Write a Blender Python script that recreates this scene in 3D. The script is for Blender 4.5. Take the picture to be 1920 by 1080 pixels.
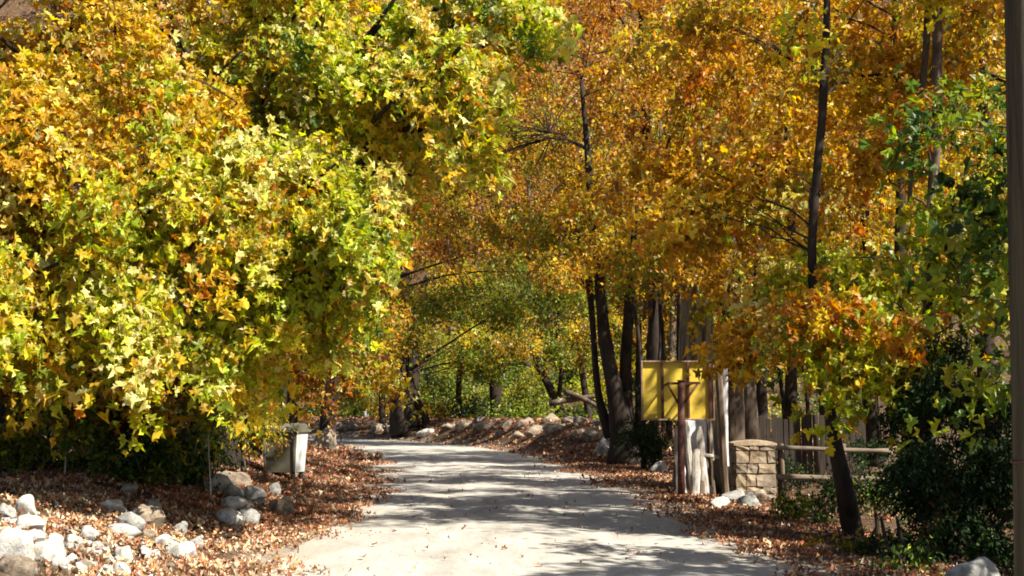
import bpy, bmesh, math, random
import numpy as np
from mathutils import Vector, Matrix, noise
for o in list(bpy.data.objects): bpy.data.objects.remove(o)
sc = bpy.context.scene
C = sc.collection
R = math.radians
rnd = random.Random(7)
rng = np.random.default_rng(7)
# ---------------------------------------------------------------- camera
FPX = 2300.0; CAMH = 1.7; HOR = 768.0
PITCH = math.atan((HOR - 540) / FPX)
cam = bpy.data.cameras.new('camera'); camo = bpy.data.objects.new('camera', cam); C.objects.link(camo)
camo.location = (0, 0, CAMH); camo.rotation_euler = (R(90) + PITCH, 0, 0)
cam.sensor_width = 36; cam.lens = 36 * FPX / 1920; cam.clip_end = 2000; cam.clip_start = 0.1
sc.camera = camo
# ---------------------------------------------------------------- sky and sun
SUN_EL = R(47); SUN_AZ = R(126)      # azimuth clockwise from +Y (view direction): sun stands behind the camera, to the right
w = bpy.data.worlds.new('World'); sc.world = w; w.use_nodes = True
nt = w.node_tree; nt.nodes.clear()
sky = nt.nodes.new('ShaderNodeTexSky'); sky.sky_type = 'NISHITA'; sky.sun_disc = False
sky.sun_elevation = SUN_EL; sky.sun_rotation = SUN_AZ
bg = nt.nodes.new('ShaderNodeBackground'); bg.inputs['Strength'].default_value = 0.055
wo = nt.nodes.new('ShaderNodeOutputWorld')
nt.links.new(sky.outputs[0], bg.inputs[0]); nt.links.new(bg.outputs[0], wo.inputs[0])
sun = bpy.data.lights.new('sun', 'SUN'); suno = bpy.data.objects.new('sun', sun); C.objects.link(suno)
sun.energy = 5.0; sun.angle = R(0.55); sun.color = (1.0, 0.95, 0.86)
SDIR = Vector((math.sin(SUN_AZ) * math.cos(SUN_EL), math.cos(SUN_AZ) * math.cos(SUN_EL), math.sin(SUN_EL)))
suno.rotation_euler = SDIR.to_track_quat('Z', 'Y').to_euler()
suno.location = (20, -20, 30)
sc.view_settings.view_transform = 'Standard'; sc.view_settings.look = 'None'
sc.view_settings.exposure = 1.42; sc.view_settings.gamma = 1; sc.view_settings.use_curve_mapping = False
sc.render.engine = 'CYCLES'
cy = sc.cycles
cy.max_bounces = 7; cy.diffuse_bounces = 4; cy.glossy_bounces = 2; cy.transmission_bounces = 4; cy.transparent_max_bounces = 4
cy.sample_clamp_indirect = 4; cy.filter_width = 1.8

# ---------------------------------------------------------------- helpers
cp, sp = math.cos(PITCH), math.sin(PITCH)
def ray(px, py):
    a = (px - 960) / FPX; b = (540 - py) / FPX
    return Vector((a, cp - b * sp, sp + b * cp))
def P(px, py, Y):
    d = ray(px, py); d *= Y / d.y
    return Vector((d.x, d.y, CAMH + d.z))
def sm(a, b, x):
    t = np.clip((x - a) / (b - a), 0, 1); return t * t * (3 - 2 * t)
def tag(o, label=None, cat=None, group=None, kind=None):
    if label: o['label'] = label
    if cat: o['category'] = cat
    if group: o['group'] = group
    if kind: o['kind'] = kind
    return o
def thing(name, label, cat, loc=(0, 0, 0), group=None, rz=0):
    o = bpy.data.objects.new(name, None); C.objects.link(o)
    o.location = loc; o.rotation_euler = (0, 0, rz); o.empty_display_size = .2
    return tag(o, label, cat, group)
def link(name, me, parent=None, mat=None):
    o = bpy.data.objects.new(name, me); C.objects.link(o)
    if mat and len(me.materials) == 0: me.materials.append(mat)
    if parent:
        o.parent = parent
        o.matrix_parent_inverse = WORLDINV.get(parent.name, Matrix.Identity(4))
    return o
WORLDINV = {}
def root_world(o):   # children meshes are modelled in world space: keep them there
    WORLDINV[o.name] = (Matrix.Translation(o.location) @ o.rotation_euler.to_matrix().to_4x4()).inverted()
    return o

class MB:
    def __init__(s): s.v = []; s.f = []
    def add(s, vs, fs):
        n = len(s.v); s.v += [tuple(v) for v in vs]; s.f += [tuple(i + n for i in f) for f in fs]; return s
    def box(s, c, size, rot=None, taper=1.0):
        x, y, z = size[0] / 2, size[1] / 2, size[2] / 2
        vs = [Vector((sx * x * (taper if sz > 0 else 1), sy * y * (taper if sz > 0 else 1), sz * z)) for sz in (-1, 1) for sy in (-1, 1) for sx in (-1, 1)]
        if rot is not None: vs = [rot @ v for v in vs]
        vs = [v + Vector(c) for v in vs]
        return s.add(vs, [(0, 2, 3, 1), (4, 5, 7, 6), (0, 1, 5, 4), (2, 6, 7, 3), (0, 4, 6, 2), (1, 3, 7, 5)])
    def beam(s, a, b, wx, wy, up=Vector((0, 1, 0))):
        a = Vector(a); b = Vector(b); d = b - a; z = d.normalized()
        x = up.cross(z)
        if x.length < 1e-4: x = Vector((1, 0, 0))
        x.normalize(); y = z.cross(x)
        rot = Matrix((x, y, z)).transposed()
        return s.box((a + b) / 2, (wx, wy, d.length), rot)
    def tube(s, path, radii, seg=8, cap=True, lump=0.0, seed=0, flute=0.0, nf=5):
        path = [Vector(p) for p in path]; n = len(path); vs = []; fs = []
        ref = Vector((1, 0, 0))
        for i, p in enumerate(path):
            d = (path[min(i + 1, n - 1)] - path[max(i - 1, 0)])
            if d.length < 1e-6: d = Vector((0, 0, 1))
            d.normalize()
            x = ref - d * ref.dot(d)
            if x.length < .1: x = Vector((0, 1, 0)) - d * d.y
            x.normalize(); y = d.cross(x); ref = x
            for k in range(seg):
                a = 2 * math.pi * k / seg
                r = radii[i] if hasattr(radii, '__len__') else radii
                if lump: r *= 1 + lump * noise.noise(Vector((math.cos(a) * 1.3 + seed, math.sin(a) * 1.3, i * .45)))
                if flute: r *= 1 + flute * math.sin(a * nf + seed + 0.15 * i)
                vs.append(p + (x * math.cos(a) + y * math.sin(a)) * r)
        for i in range(n - 1):
            for k in range(seg):
                k2 = (k + 1) % seg
                fs.append((i * seg + k, i * seg + k2, (i + 1) * seg + k2, (i + 1) * seg + k))
        if cap:
            fs.append(tuple(range(seg - 1, -1, -1))); fs.append(tuple((n - 1) * seg + k for k in range(seg)))
        return s.add(vs, fs)
    def build(s, name, mat, parent=None, smooth=True, bevel=0):
        me = bpy.data.meshes.new(name); me.from_pydata(s.v, [], s.f); me.materials.append(mat)
        if bevel:
            bm = bmesh.new(); bm.from_mesh(me)
            bmesh.ops.bevel(bm, geom=list(bm.edges), offset=bevel, segments=1, affect='EDGES', profile=.5)
            bm.to_mesh(me); bm.free()
        if smooth: me.polygons.foreach_set('use_smooth', [True] * len(me.polygons))
        me.update()
        return link(name, me, parent)

# ---------------------------------------------------------------- materials
def mat_base(name):
    m = bpy.data.materials.new(name); m.use_nodes = True; n = m.node_tree; n.nodes.clear()
    out = n.nodes.new('ShaderNodeOutputMaterial'); bs = n.nodes.new('ShaderNodeBsdfPrincipled')
    n.links.new(bs.outputs[0], out.inputs[0]); return m, n, bs, out
def ramp(n, fac, stops):
    r = n.nodes.new('ShaderNodeValToRGB'); e = r.color_ramp.elements
    while len(e) < len(stops): e.new(.5)
    for q, (p, c) in zip(e, stops): q.position = p; q.color = (*c, 1)
    n.links.new(fac, r.inputs[0]); return r.outputs[0]
def nz(n, scale, detail=4, rough=.6, vec=None, stretch=None, kind='noise', dist=0):
    tc = n.nodes.new('ShaderNodeTexCoord'); v = vec or tc.outputs['Object']
    if stretch:
        mp = n.nodes.new('ShaderNodeMapping'); mp.inputs['Scale'].default_value = stretch
        n.links.new(v, mp.inputs[0]); v = mp.outputs[0]
    if kind == 'noise':
        t = n.nodes.new('ShaderNodeTexNoise'); t.inputs['Detail'].default_value = detail; t.inputs['Roughness'].default_value = rough
        t.inputs['Distortion'].default_value = dist
    else:
        t = n.nodes.new('ShaderNodeTexVoronoi')
    t.inputs['Scale'].default_value = scale; n.links.new(v, t.inputs['Vector'])
    return t.outputs[0]
def bump(n, bs, h, strength=.5, dist=.02):
    b = n.nodes.new('ShaderNodeBump'); b.inputs['Strength'].default_value = strength; b.inputs['Distance'].default_value = dist
    n.links.new(h, b.inputs['Height']); n.links.new(b.outputs[0], bs.inputs['Normal'])
def simple(name, stops, scale=6, rough=.85, bstr=.4, bdist=.01, stretch=None, detail=6, metallic=0, bscale=None, spec=.3, dist=0):
    m, n, bs, out = mat_base(name)
    h = nz(n, scale, detail, .65, stretch=stretch, dist=dist)
    n.links.new(ramp(n, h, stops), bs.inputs['Base Color'])
    bs.inputs['Roughness'].default_value = rough; bs.inputs['Metallic'].default_value = metallic
    bs.inputs['Specular IOR Level'].default_value = spec
    bump(n, bs, nz(n, bscale or scale * 3, 6, .7, stretch=stretch), bstr, bdist)
    return m
def mixc(n, fac, a, b, blend='MIX'):
    x = n.nodes.new('ShaderNodeMix'); x.data_type = 'RGBA'; x.blend_type = blend
    if isinstance(fac, float): x.inputs[0].default_value = fac
    else: n.links.new(fac, x.inputs[0])
    for s, q in ((6, a), (7, b)):
        if isinstance(q, tuple): x.inputs[s].default_value = (*q, 1)
        else: n.links.new(q, x.inputs[s])
    return x.outputs[2]

def leaf_material(name, transl=.4, gloss=.35, rough=.38):
    m = bpy.data.materials.new(name); m.use_nodes = True; n = m.node_tree; n.nodes.clear()
    out = n.nodes.new('ShaderNodeOutputMaterial'); bs = n.nodes.new('ShaderNodeBsdfPrincipled')
    at = n.nodes.new('ShaderNodeAttribute'); at.attribute_name = 'Col'
    h = nz(n, 14, 3, .6)
    col = mixc(n, .35, at.outputs['Color'], ramp(n, h, [(.3, (.55, .5, .45)), (.7, (1.25, 1.2, 1.1))]), 'MULTIPLY')
    n.links.new(col, bs.inputs['Base Color']); bs.inputs['Roughness'].default_value = rough
    bs.inputs['Specular IOR Level'].default_value = gloss
    tr = n.nodes.new('ShaderNodeBsdfTranslucent')
    sat = n.nodes.new('ShaderNodeHueSaturation'); sat.inputs['Saturation'].default_value = 1.08; sat.inputs['Value'].default_value = 1.2
    n.links.new(col, sat.inputs['Color']); n.links.new(sat.outputs[0], tr.inputs[0])
    mx = n.nodes.new('ShaderNodeMixShader'); mx.inputs[0].default_value = transl
    n.links.new(bs.outputs[0], mx.inputs[1]); n.links.new(tr.outputs[0], mx.inputs[2]); n.links.new(mx.outputs[0], out.inputs[0])
    return m
M = {}
M['leaf'] = leaf_material('leaf_blade', .5, .38, .42)
M['dull_leaf'] = leaf_material('dull_evergreen_leaf', .1, .15, .6)  # dulled to keep the shade-coloured shrubs dark
M['litter'] = leaf_material('dry_leaf', .12, .25, .5)
def bark(name, dark, mid, pale, pale_at=.66):
    m, n, bs, out = mat_base(name)
    h = nz(n, 2.6, 5, .6, stretch=(1, 1, .35), dist=1.2)
    f = nz(n, 11, 6, .7, stretch=(1, 1, .22))
    c = ramp(n, h, [(.35, dark), (.52, mid), (pale_at - .02, mid), (pale_at, pale)])
    c = mixc(n, .7, c, ramp(n, f, [(.3, (.45, .42, .4)), (.65, (1.2, 1.2, 1.2))]), 'MULTIPLY')
    n.links.new(c, bs.inputs['Base Color']); bs.inputs['Roughness'].default_value = .9; bs.inputs['Specular IOR Level'].default_value = .2
    bump(n, bs, f, .8, .03); return m
M['bark'] = bark('plane_bark', (.045, .03, .02), (.11, .08, .055), (.34, .29, .22))
M['bark_dark'] = bark('dark_bark', (.014, .010, .007), (.034, .024, .017), (.12, .09, .07), .76)
M['bark_pale'] = bark('pale_bark', (.09, .07, .045), (.19, .15, .11), (.48, .43, .35), .58)
M['pole'] = simple('weathered_shaded_pole_wood', [(.3, (.014, .010, .006)), (.46, (.045, .035, .02)), (.7, (.1, .08, .045))], 16, .9, 1.0, .03, (1, 1, .03), bscale=24)  # wood darkened to put the shade on the pole into its colour
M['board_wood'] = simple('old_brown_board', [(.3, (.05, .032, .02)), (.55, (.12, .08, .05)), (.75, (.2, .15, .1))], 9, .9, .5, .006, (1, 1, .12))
M['fence_wood'] = simple('shaded_fence_board', [(.3, (.016, .011, .008)), (.55, (.04, .028, .019)), (.75, (.07, .052, .038))], 9, .9, .5, .006, (1, 1, .12))  # board brown darkened in place of the shade on the fence
M['grey_wood'] = simple('silvered_wood', [(.3, (.13, .11, .09)), (.5, (.32, .28, .23)), (.72, (.6, .56, .5))], 10, .9, .7, .012, (1, 1, .1))
M['white_wood'] = simple('bleached_sunlit_wood', [(.25, (.3, .27, .24)), (.5, (.62, .6, .57)), (.72, (.8, .79, .77))], 8, .9, .6, .012, (1, 1, .2))  # white also carries the sunlight on the slab by the dark post
M['rail_wood'] = simple('rail_wood', [(.3, (.06, .045, .03)), (.6, (.17, .13, .09))], 9, .9, .5, .008, (.15, 1, 1))
M['yellow'] = simple('yellow_painted_panel', [(.3, (.42, .27, .03)), (.5, (.62, .44, .04)), (.72, (.70, .52, .06))], 3.2, .55, .12, .003, detail=8, spec=.4)
M['rust'] = simple('rusty_painted_steel', [(.3, (.035, .012, .01)), (.55, (.09, .03, .02)), (.75, (.2, .08, .04))], 14, .75, .4, .003, detail=8)
M['rust_light'] = simple('rusty_light_frame', [(.3, (.12, .06, .035)), (.55, (.28, .18, .11)), (.75, (.45, .34, .24))], 14, .75, .4, .003, detail=8)
M['ribbed'] = simple('ribbed_grey_brown_trunk', [(.36, (.06, .044, .03)), (.5, (.2, .155, .105)), (.64, (.36, .3, .22))], 15, .9, 1.0, .03, (1, 1, .045))
M['sheet'] = simple('dull_white_sheet', [(.3, (.45, .46, .47)), (.6, (.72, .73, .73)), (.8, (.8, .8, .8))], 3, .6, .2, .004)
M['galv'] = simple('galvanised_bin_steel', [(.3, (.08, .075, .05)), (.55, (.14, .13, .09)), (.8, (.22, .2, .15))], 4, .5, .15, .003, metallic=.15, spec=.5)  # darkened to stand for the leaf shade over the bin
M['galv_sunlit'] = simple('sunlit_pale_bin_steel', [(.3, (.3, .29, .26)), (.5, (.52, .51, .47)), (.8, (.66, .65, .62))], 5, .5, .15, .003, spec=.5)  # paler copy of the bin steel, stands for the sunlit right side
M['rubber'] = simple('black_rubber', [(.3, (.02, .02, .02)), (.7, (.04, .04, .04))], 8, .8, .1, .002)
def rockmat(name, a, b, c, moss=None):
    m, n, bs, out = mat_base(name)
    col = ramp(n, nz(n, 2.2, 7, .65, dist=.6), [(.32, a), (.5, b), (.66, c)])
    col = mixc(n, .6, col, ramp(n, nz(n, 17, 5, .7), [(.3, (.6, .58, .55)), (.6, (1.15, 1.15, 1.15))]), 'MULTIPLY')
    n.links.new(col, bs.inputs['Base Color']); bs.inputs['Roughness'].default_value = .9; bs.inputs['Specular IOR Level'].default_value = .2
    bump(n, bs, nz(n, 13, 8, .7), .7, .03); return m
M['rock_white'] = rockmat('pale_limestone', (.24, .21, .16), (.47, .44, .38), (.66, .64, .58))
M['rock_grey'] = rockmat('grey_limestone', (.17, .16, .14), (.29, .28, .25), (.42, .41, .37))
M['rock_brown'] = rockmat('earthy_stone', (.11, .085, .055), (.22, .17, .12), (.34, .28, .2))
M['rock_dark'] = rockmat('dark_weathered_stone', (.06, .045, .03), (.13, .10, .075), (.22, .18, .14))
M['pillar_stone'] = rockmat('tan_pillar_stone', (.15, .105, .06), (.27, .2, .125), (.38, .3, .2))
M['mortar'] = simple('lime_mortar', [(.3, (.14, .105, .065)), (.7, (.26, .2, .13))], 20, .95, .5, .01)

# ground / road
def ground_mat():
    m, n, bs, out = mat_base('woodland_soil')
    at = n.nodes.new('ShaderNodeAttribute'); at.attribute_name = 'verge'
    soil = ramp(n, nz(n, 1.6, 8, .7), [(.3, (.025, .02, .011)), (.5, (.055, .037, .019)), (.7, (.09, .06, .032))])
    fl = ramp(n, nz(n, 22, 3, .7, kind='voronoi'), [(.1, (.17, .085, .04)), (.4, (.09, .045, .022)), (.8, (.035, .022, .012))])
    soil = mixc(n, .55, soil, fl)
    sand = ramp(n, nz(n, 5, 8, .75), [(.3, (.27, .22, .16)), (.7, (.45, .38, .3))])
    brk = n.nodes.new('ShaderNodeMath'); brk.operation = 'ADD'; brk.use_clamp = True
    sub = n.nodes.new('ShaderNodeMath'); sub.operation = 'MULTIPLY_ADD'; sub.inputs[1].default_value = 1.3; sub.inputs[2].default_value = -.65
    n.links.new(nz(n, 2.5, 6, .7), sub.inputs[0]); n.links.new(at.outputs['Fac'], brk.inputs[0]); n.links.new(sub.outputs[0], brk.inputs[1])
    n.links.new(mixc(n, brk.outputs[0], soil, sand), bs.inputs['Base Color'])
    bs.inputs['Roughness'].default_value = .95; bs.inputs['Specular IOR Level'].default_value = .15
    bump(n, bs, nz(n, 18, 8, .75), .8, .04); return m
def road_mat():
    m, n, bs, out = mat_base('pale_gravel_road')
    at = n.nodes.new('ShaderNodeAttribute'); at.attribute_name = 'track'
    c = ramp(n, nz(n, 1.1, 9, .75, stretch=(1.6, .45, 1)), [(.32, (.27, .245, .205)), (.5, (.40, .375, .325)), (.68, (.53, .505, .45))])
    g = ramp(n, nz(n, 26, 8, .85), [(.36, (.5, .47, .43)), (.5, (1, 1, 1)), (.66, (1.2, 1.19, 1.17))])
    c = mixc(n, .8, c, g, 'MULTIPLY')
    peb = ramp(n, nz(n, 5, 6, .9, stretch=(1.5, .4, 1)), [(.3, (.5, .44, .37)), (.46, (.95, .94, .92)), (.7, (1.08, 1.08, 1.08))])
    c = mixc(n, .6, c, peb, 'MULTIPLY')
    rt = n.nodes.new('ShaderNodeAttribute'); rt.attribute_name = 'rut'
    c = mixc(n, rt.outputs['Fac'], c, mixc(n, .55, c, (.30, .275, .235)))
    c = mixc(n, at.outputs['Fac'], mixc(n, .5, c, (.36, .27, .19)), c)
    n.links.new(c, bs.inputs['Base Color']); bs.inputs['Roughness'].default_value = .95; bs.inputs['Specular IOR Level'].default_value = .15
    ad = n.nodes.new('ShaderNodeMath'); ad.operation = 'ADD'
    n.links.new(nz(n, 45, 6, .8), ad.inputs[0]); n.links.new(nz(n, 6, 6, .7, stretch=(1.4, .5, 1)), ad.inputs[1])
    bump(n, bs, ad.outputs[0], .55, .02); return m

# ---------------------------------------------------------------- terrain
CL = np.array([(.2, -30, 2.85), (.2, 8, 2.85), (.18, 14, 2.8), (.0, 21, 2.7), (-.35, 28, 2.7), (-1.0, 35, 2.75), (-1.9, 43, 2.8), (-3.3, 51, 2.8), (-5.9, 60, 2.8), (-10, 68, 2.8), (-17, 74, 2.8), (-28, 79, 2.8), (-60, 88, 2.8)])
def catmull(pts, k):
    out = []
    for i in range(len(pts) - 1):
        p0, p1, p2, p3 = pts[max(i - 1, 0)], pts[i], pts[i + 1], pts[min(i + 2, len(pts) - 1)]
        for t in np.arange(k) / k:
            out.append(.5 * (2 * p1 + (p2 - p0) * t + (2 * p0 - 5 * p1 + 4 * p2 - p3) * t * t + (3 * p1 - p0 - 3 * p2 + p3) * t ** 3))
    out.append(pts[-1]); return np.array(out)
CLF = catmull(CL, 10)
tang = np.gradient(CLF[:, :2], axis=0); tang /= np.linalg.norm(tang, axis=1)[:, None]
def roadd(x, y):    # signed distance beyond the road edge (+ outside), and side (+1 right)
    x = np.atleast_1d(x).astype(float); y = np.atleast_1d(y).astype(float)
    best = np.full(x.shape, 1e9); bi = np.zeros(x.shape, int)
    for i in range(len(CLF)):
        d = (x - CLF[i, 0]) ** 2 + (y - CLF[i, 1]) ** 2
        m_ = d < best; best[m_] = d[m_]; bi[m_] = i
    dx = x - CLF[bi, 0]; dy = y - CLF[bi, 1]
    lat = dx * tang[bi, 1] - dy * tang[bi, 0]; along = dx * tang[bi, 0] + dy * tang[bi, 1]
    dist = np.where(np.abs(along) < 3, np.abs(lat), np.sqrt(best))
    return dist - CLF[bi, 2], np.sign(lat)
def wob(x, y, s, a):
    return a * (np.sin(x * s * 1.3 + y * s * .7 + 1.1) * np.sin(y * s * 1.1 - x * s * .4 + 2.3) + .5 * np.sin(x * s * 2.9 + 4 + y * s * 1.7) * np.sin(y * s * 2.3 + .3))
def hgt(x, y):
    x = np.atleast_1d(x).astype(float); y = np.atleast_1d(y).astype(float)
    d, side = roadd(x, y)
    out = np.clip(d, 0, None)
    h = wob(x, y, .9, .05) * sm(.2, 2, out) + wob(x, y, 2.7, .03) * sm(.2, 1, out)
    left = (side < 0)
    h += np.where(left, .62 * sm(.3, 3.6, out) * (1 - .25 * sm(30, 45, y)), 0)
    h += np.where(~left, -.12 * sm(.8, 2.5, out) * (1 - sm(34, 42, y)), 0)
    h += np.where(~left, 1.15 * sm(.1, 2.6, out) * sm(36, 50, y) * (1 - .35 * sm(5, 9, out)), 0)
    h += .16 * np.clip(out - 14, 0, None) * sm(60, 100, y)
    h += .12 * np.clip(out - 22, 0, None) * (1 - sm(60, 100, y)) 
    h += .62 * np.clip(y - 98 + wob(x, y, .05, 6), 0, 190) * sm(4, 14, out)
    return h
def H(x, y): return float(hgt(x, y)[0])
def GT(px, py):
    d = ray(px, py); o = Vector((0, 0, CAMH)); t = 5.0
    while t < 400:
        p = o + d * t
        if p.z <= H(p.x, p.y): return p
        t += .08 + t * .002
    return o + d * 100
def axis(dense0, dense1, step, lo, hi, g=1.12):
    a = list(np.arange(dense0, dense1 + 1e-6, step)); s = step; v = dense1
    while v < hi: s *= g; v += s; a.append(v)
    s = step; v = dense0
    while v > lo: s *= g; v -= s; a.insert(0, v)
    return np.array(a)
xs = axis(-12, 9, .16, -420, 420); ys = axis(9, 34, .16, -60, 700, 1.035)
XX, YY = np.meshgrid(xs, ys); nx, ny = len(xs), len(ys)
ZZ = hgt(XX.ravel(), YY.ravel())
fine = np.array([noise.fractal(Vector((a * 1.9, b * 1.9, 0)), 1.0, 2.0, 3) for a, b in zip(XX.ravel(), YY.ravel())]) if nx * ny < 120000 else 0
dd, ss = roadd(XX.ravel(), YY.ravel())
ZZ = ZZ + fine * .04 * sm(.1, 1.0, dd) - .012 * (dd < .3)
me = bpy.data.meshes.new('ground')
idx = np.arange(nx * ny).reshape(ny, nx)
quads = np.stack([idx[:-1, :-1], idx[:-1, 1:], idx[1:, 1:], idx[1:, :-1]], -1).reshape(-1, 4)
def np_mesh(me, V, F, smooth=False):
    k = F.shape[1]
    me.vertices.add(len(V)); me.vertices.foreach_set('co', np.ascontiguousarray(V, dtype=np.float32).ravel())
    me.loops.add(F.size); me.loops.foreach_set('vertex_index', np.ascontiguousarray(F, dtype=np.int32).ravel())
    me.polygons.add(len(F)); me.polygons.foreach_set('loop_start', np.arange(0, F.size, k, dtype=np.int32))
    me.polygons.foreach_set('use_smooth', np.full(len(F), smooth))
    me.update(calc_edges=True)
np_mesh(me, np.stack([XX.ravel(), YY.ravel(), ZZ], 1), quads, True)
va = me.attributes.new('verge', 'FLOAT', 'POINT'); va.data.foreach_set('value', (1 - sm(-.2, .9, dd)).astype(np.float32))
me.materials.append(ground_mat())
g = link('ground', me); tag(g, kind='structure', label='leaf-strewn woodland soil either side of the pale track')

# road sheet with ragged edges
nC = len(CLF); NA = 29; fineC = catmull(CL, 60); tf = np.gradient(fineC[:, :2], axis=0); tf /= np.linalg.norm(tf, axis=1)[:, None]
V = []; TR = []; RU = []
for i, (c, t) in enumerate(zip(fineC, tf)):
    nrm = np.array([t[1], -t[0]])
    for j in range(NA):
        u = j / (NA - 1) * 2 - 1
        wd = c[2] + .22 * noise.fractal(Vector((c[1] * .55, c[0] * .2, 3 + (5 if u > 0 else 0))), 1, 2, 4) - .02
        p = c[:2] + nrm * u * wd
        z = .006 + .035 * (1 - u * u) - .018 * math.exp(-((abs(u) - .42) / .13) ** 2)
        V.append((p[0], p[1], z)); TR.append(min(1, (1 - abs(u)) * 5)); q_ = math.exp(-((abs(u) - .42) / .13) ** 2); RU.append(.15 + .75 * (1 - q_) * (.5 + .5 * noise.noise(Vector((p[0] * .8, p[1] * .25, 7)))))
V = np.array(V); idx = np.arange(len(V)).reshape(-1, NA)
F = np.stack([idx[:-1, :-1], idx[:-1, 1:], idx[1:, 1:], idx[1:, :-1]], -1).reshape(-1, 4)
me = bpy.data.meshes.new('road'); np_mesh(me, V, F, True)
me.attributes.new('track', 'FLOAT', 'POINT').data.foreach_set('value', np.array(TR, dtype=np.float32))
me.attributes.new('rut', 'FLOAT', 'POINT').data.foreach_set('value', np.array(RU, dtype=np.float32))
me.materials.append(road_mat()); tag(link('road', me), kind='structure', label='pale gravel track bending left into the trees')

# ---------------------------------------------------------------- leaves
LOD0v = np.array([(0, -.34, 0), (-.20, -.47, .04), (-.37, -.36, .08), (-.23, -.13, .02), (-.50, -.02, .10), (-.57, .19, .15), (-.36, .20, .07), (-.17, .22, .01), (-.15, .43, -.05), (0, .62, -.17),
                  (.13, .42, -.05), (.17, .20, .01), (.37, .22, .07), (.54, .16, .14), (.48, -.05, .10), (.22, -.12, .02), (.36, -.38, .07), (.18, -.45, .04), (0, .02, -.05)])
LOD0f = np.array([(18, i, (i + 1) % 18) for i in range(18)])[:, ::-1]
LOD1v = np.array([(0, -.40, 0), (-.5, .0, .12), (-.16, .17, 0), (0, .58, -.14), (.16, .17, 0), (.5, .02, .12)])
LOD1f = np.array([(0, 5, 4), (0, 4, 3), (0, 3, 2), (0, 2, 1)])
LOD2v = np.array([(0, -.45, 0), (-.42, 0, .08), (0, .5, -.05), (.42, 0, .08)])
LOD2f = np.array([(0, 3, 2), (0, 2, 1)])
LODS = [(LOD0v, LOD0f), (LOD1v, LOD1f), (LOD2v, LOD2f)]
OVALv = np.array([(0, -.5, 0), (-.24, -.1, .05), (-.15, .3, .02), (0, .5, -.05), (.15, .3, .02), (.24, -.1, .05)]); OVALf = LOD1f
LODS.append((OVALv, OVALf))
def unit(a): return a / np.maximum(np.linalg.norm(a, axis=1), 1e-6)[:, None]
def leaf_geo(L, lod):
    tv, tf = LODS[lod]; n = len(L['p'])
    nr = unit(L['n']); t = L['t'] - nr * (L['t'] * nr).sum(1)[:, None]; t = unit(t); b = np.cross(t, nr)
    curl = L.get('curl'); curl = np.ones(n) if curl is None else curl
    asp = L.get('asp'); asp = np.ones(n) if asp is None else asp
    V = (L['p'][:, None, :] + L['s'][:, None, None] * (tv[None, :, 0:1] * asp[:, None, None] * b[:, None, :] + tv[None, :, 1:2] * t[:, None, :] + tv[None, :, 2:3] * curl[:, None, None] * nr[:, None, :]))
    V = V + rng.normal(size=V.shape) * (L['s'] * .075)[:, None, None]
    return V, tf, (t, b, nr)
def leaf_mesh(name, L, lod, mat):
    V, tf, _ = leaf_geo(L, lod); n, k = V.shape[:2]
    F = (tf[None] + (np.arange(n) * k)[:, None, None]).reshape(-1, 3)
    me = bpy.data.meshes.new(name); np_mesh(me, V.reshape(-1, 3), F)
    ca = me.attributes.new('Col', 'FLOAT_COLOR', 'POINT')
    c = np.ones((n, k, 4), np.float32); c[:, :, :3] = L['c'][:, None, :]
    ca.data.foreach_set('color', c.ravel()); me.materials.append(mat); return me
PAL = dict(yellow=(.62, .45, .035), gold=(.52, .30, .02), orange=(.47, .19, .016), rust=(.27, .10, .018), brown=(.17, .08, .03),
           lime=(.44, .47, .035), ygreen=(.26, .31, .025), green=(.07, .125, .018), dgreen=(.016, .034, .008), olive=(.19, .17, .025), pale=(.68, .62, .22), tan=(.42, .27, .11))  # dgreen near-black as shade; pale also stands for white-lit leaves
for k_ in PAL: PAL[k_] = np.array(PAL[k_])
def palette(spec):
    ks = [k for k, _ in spec]; ws = np.array([w_ for _, w_ in spec], float); ws /= ws.sum(); return ks, ws

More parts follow.
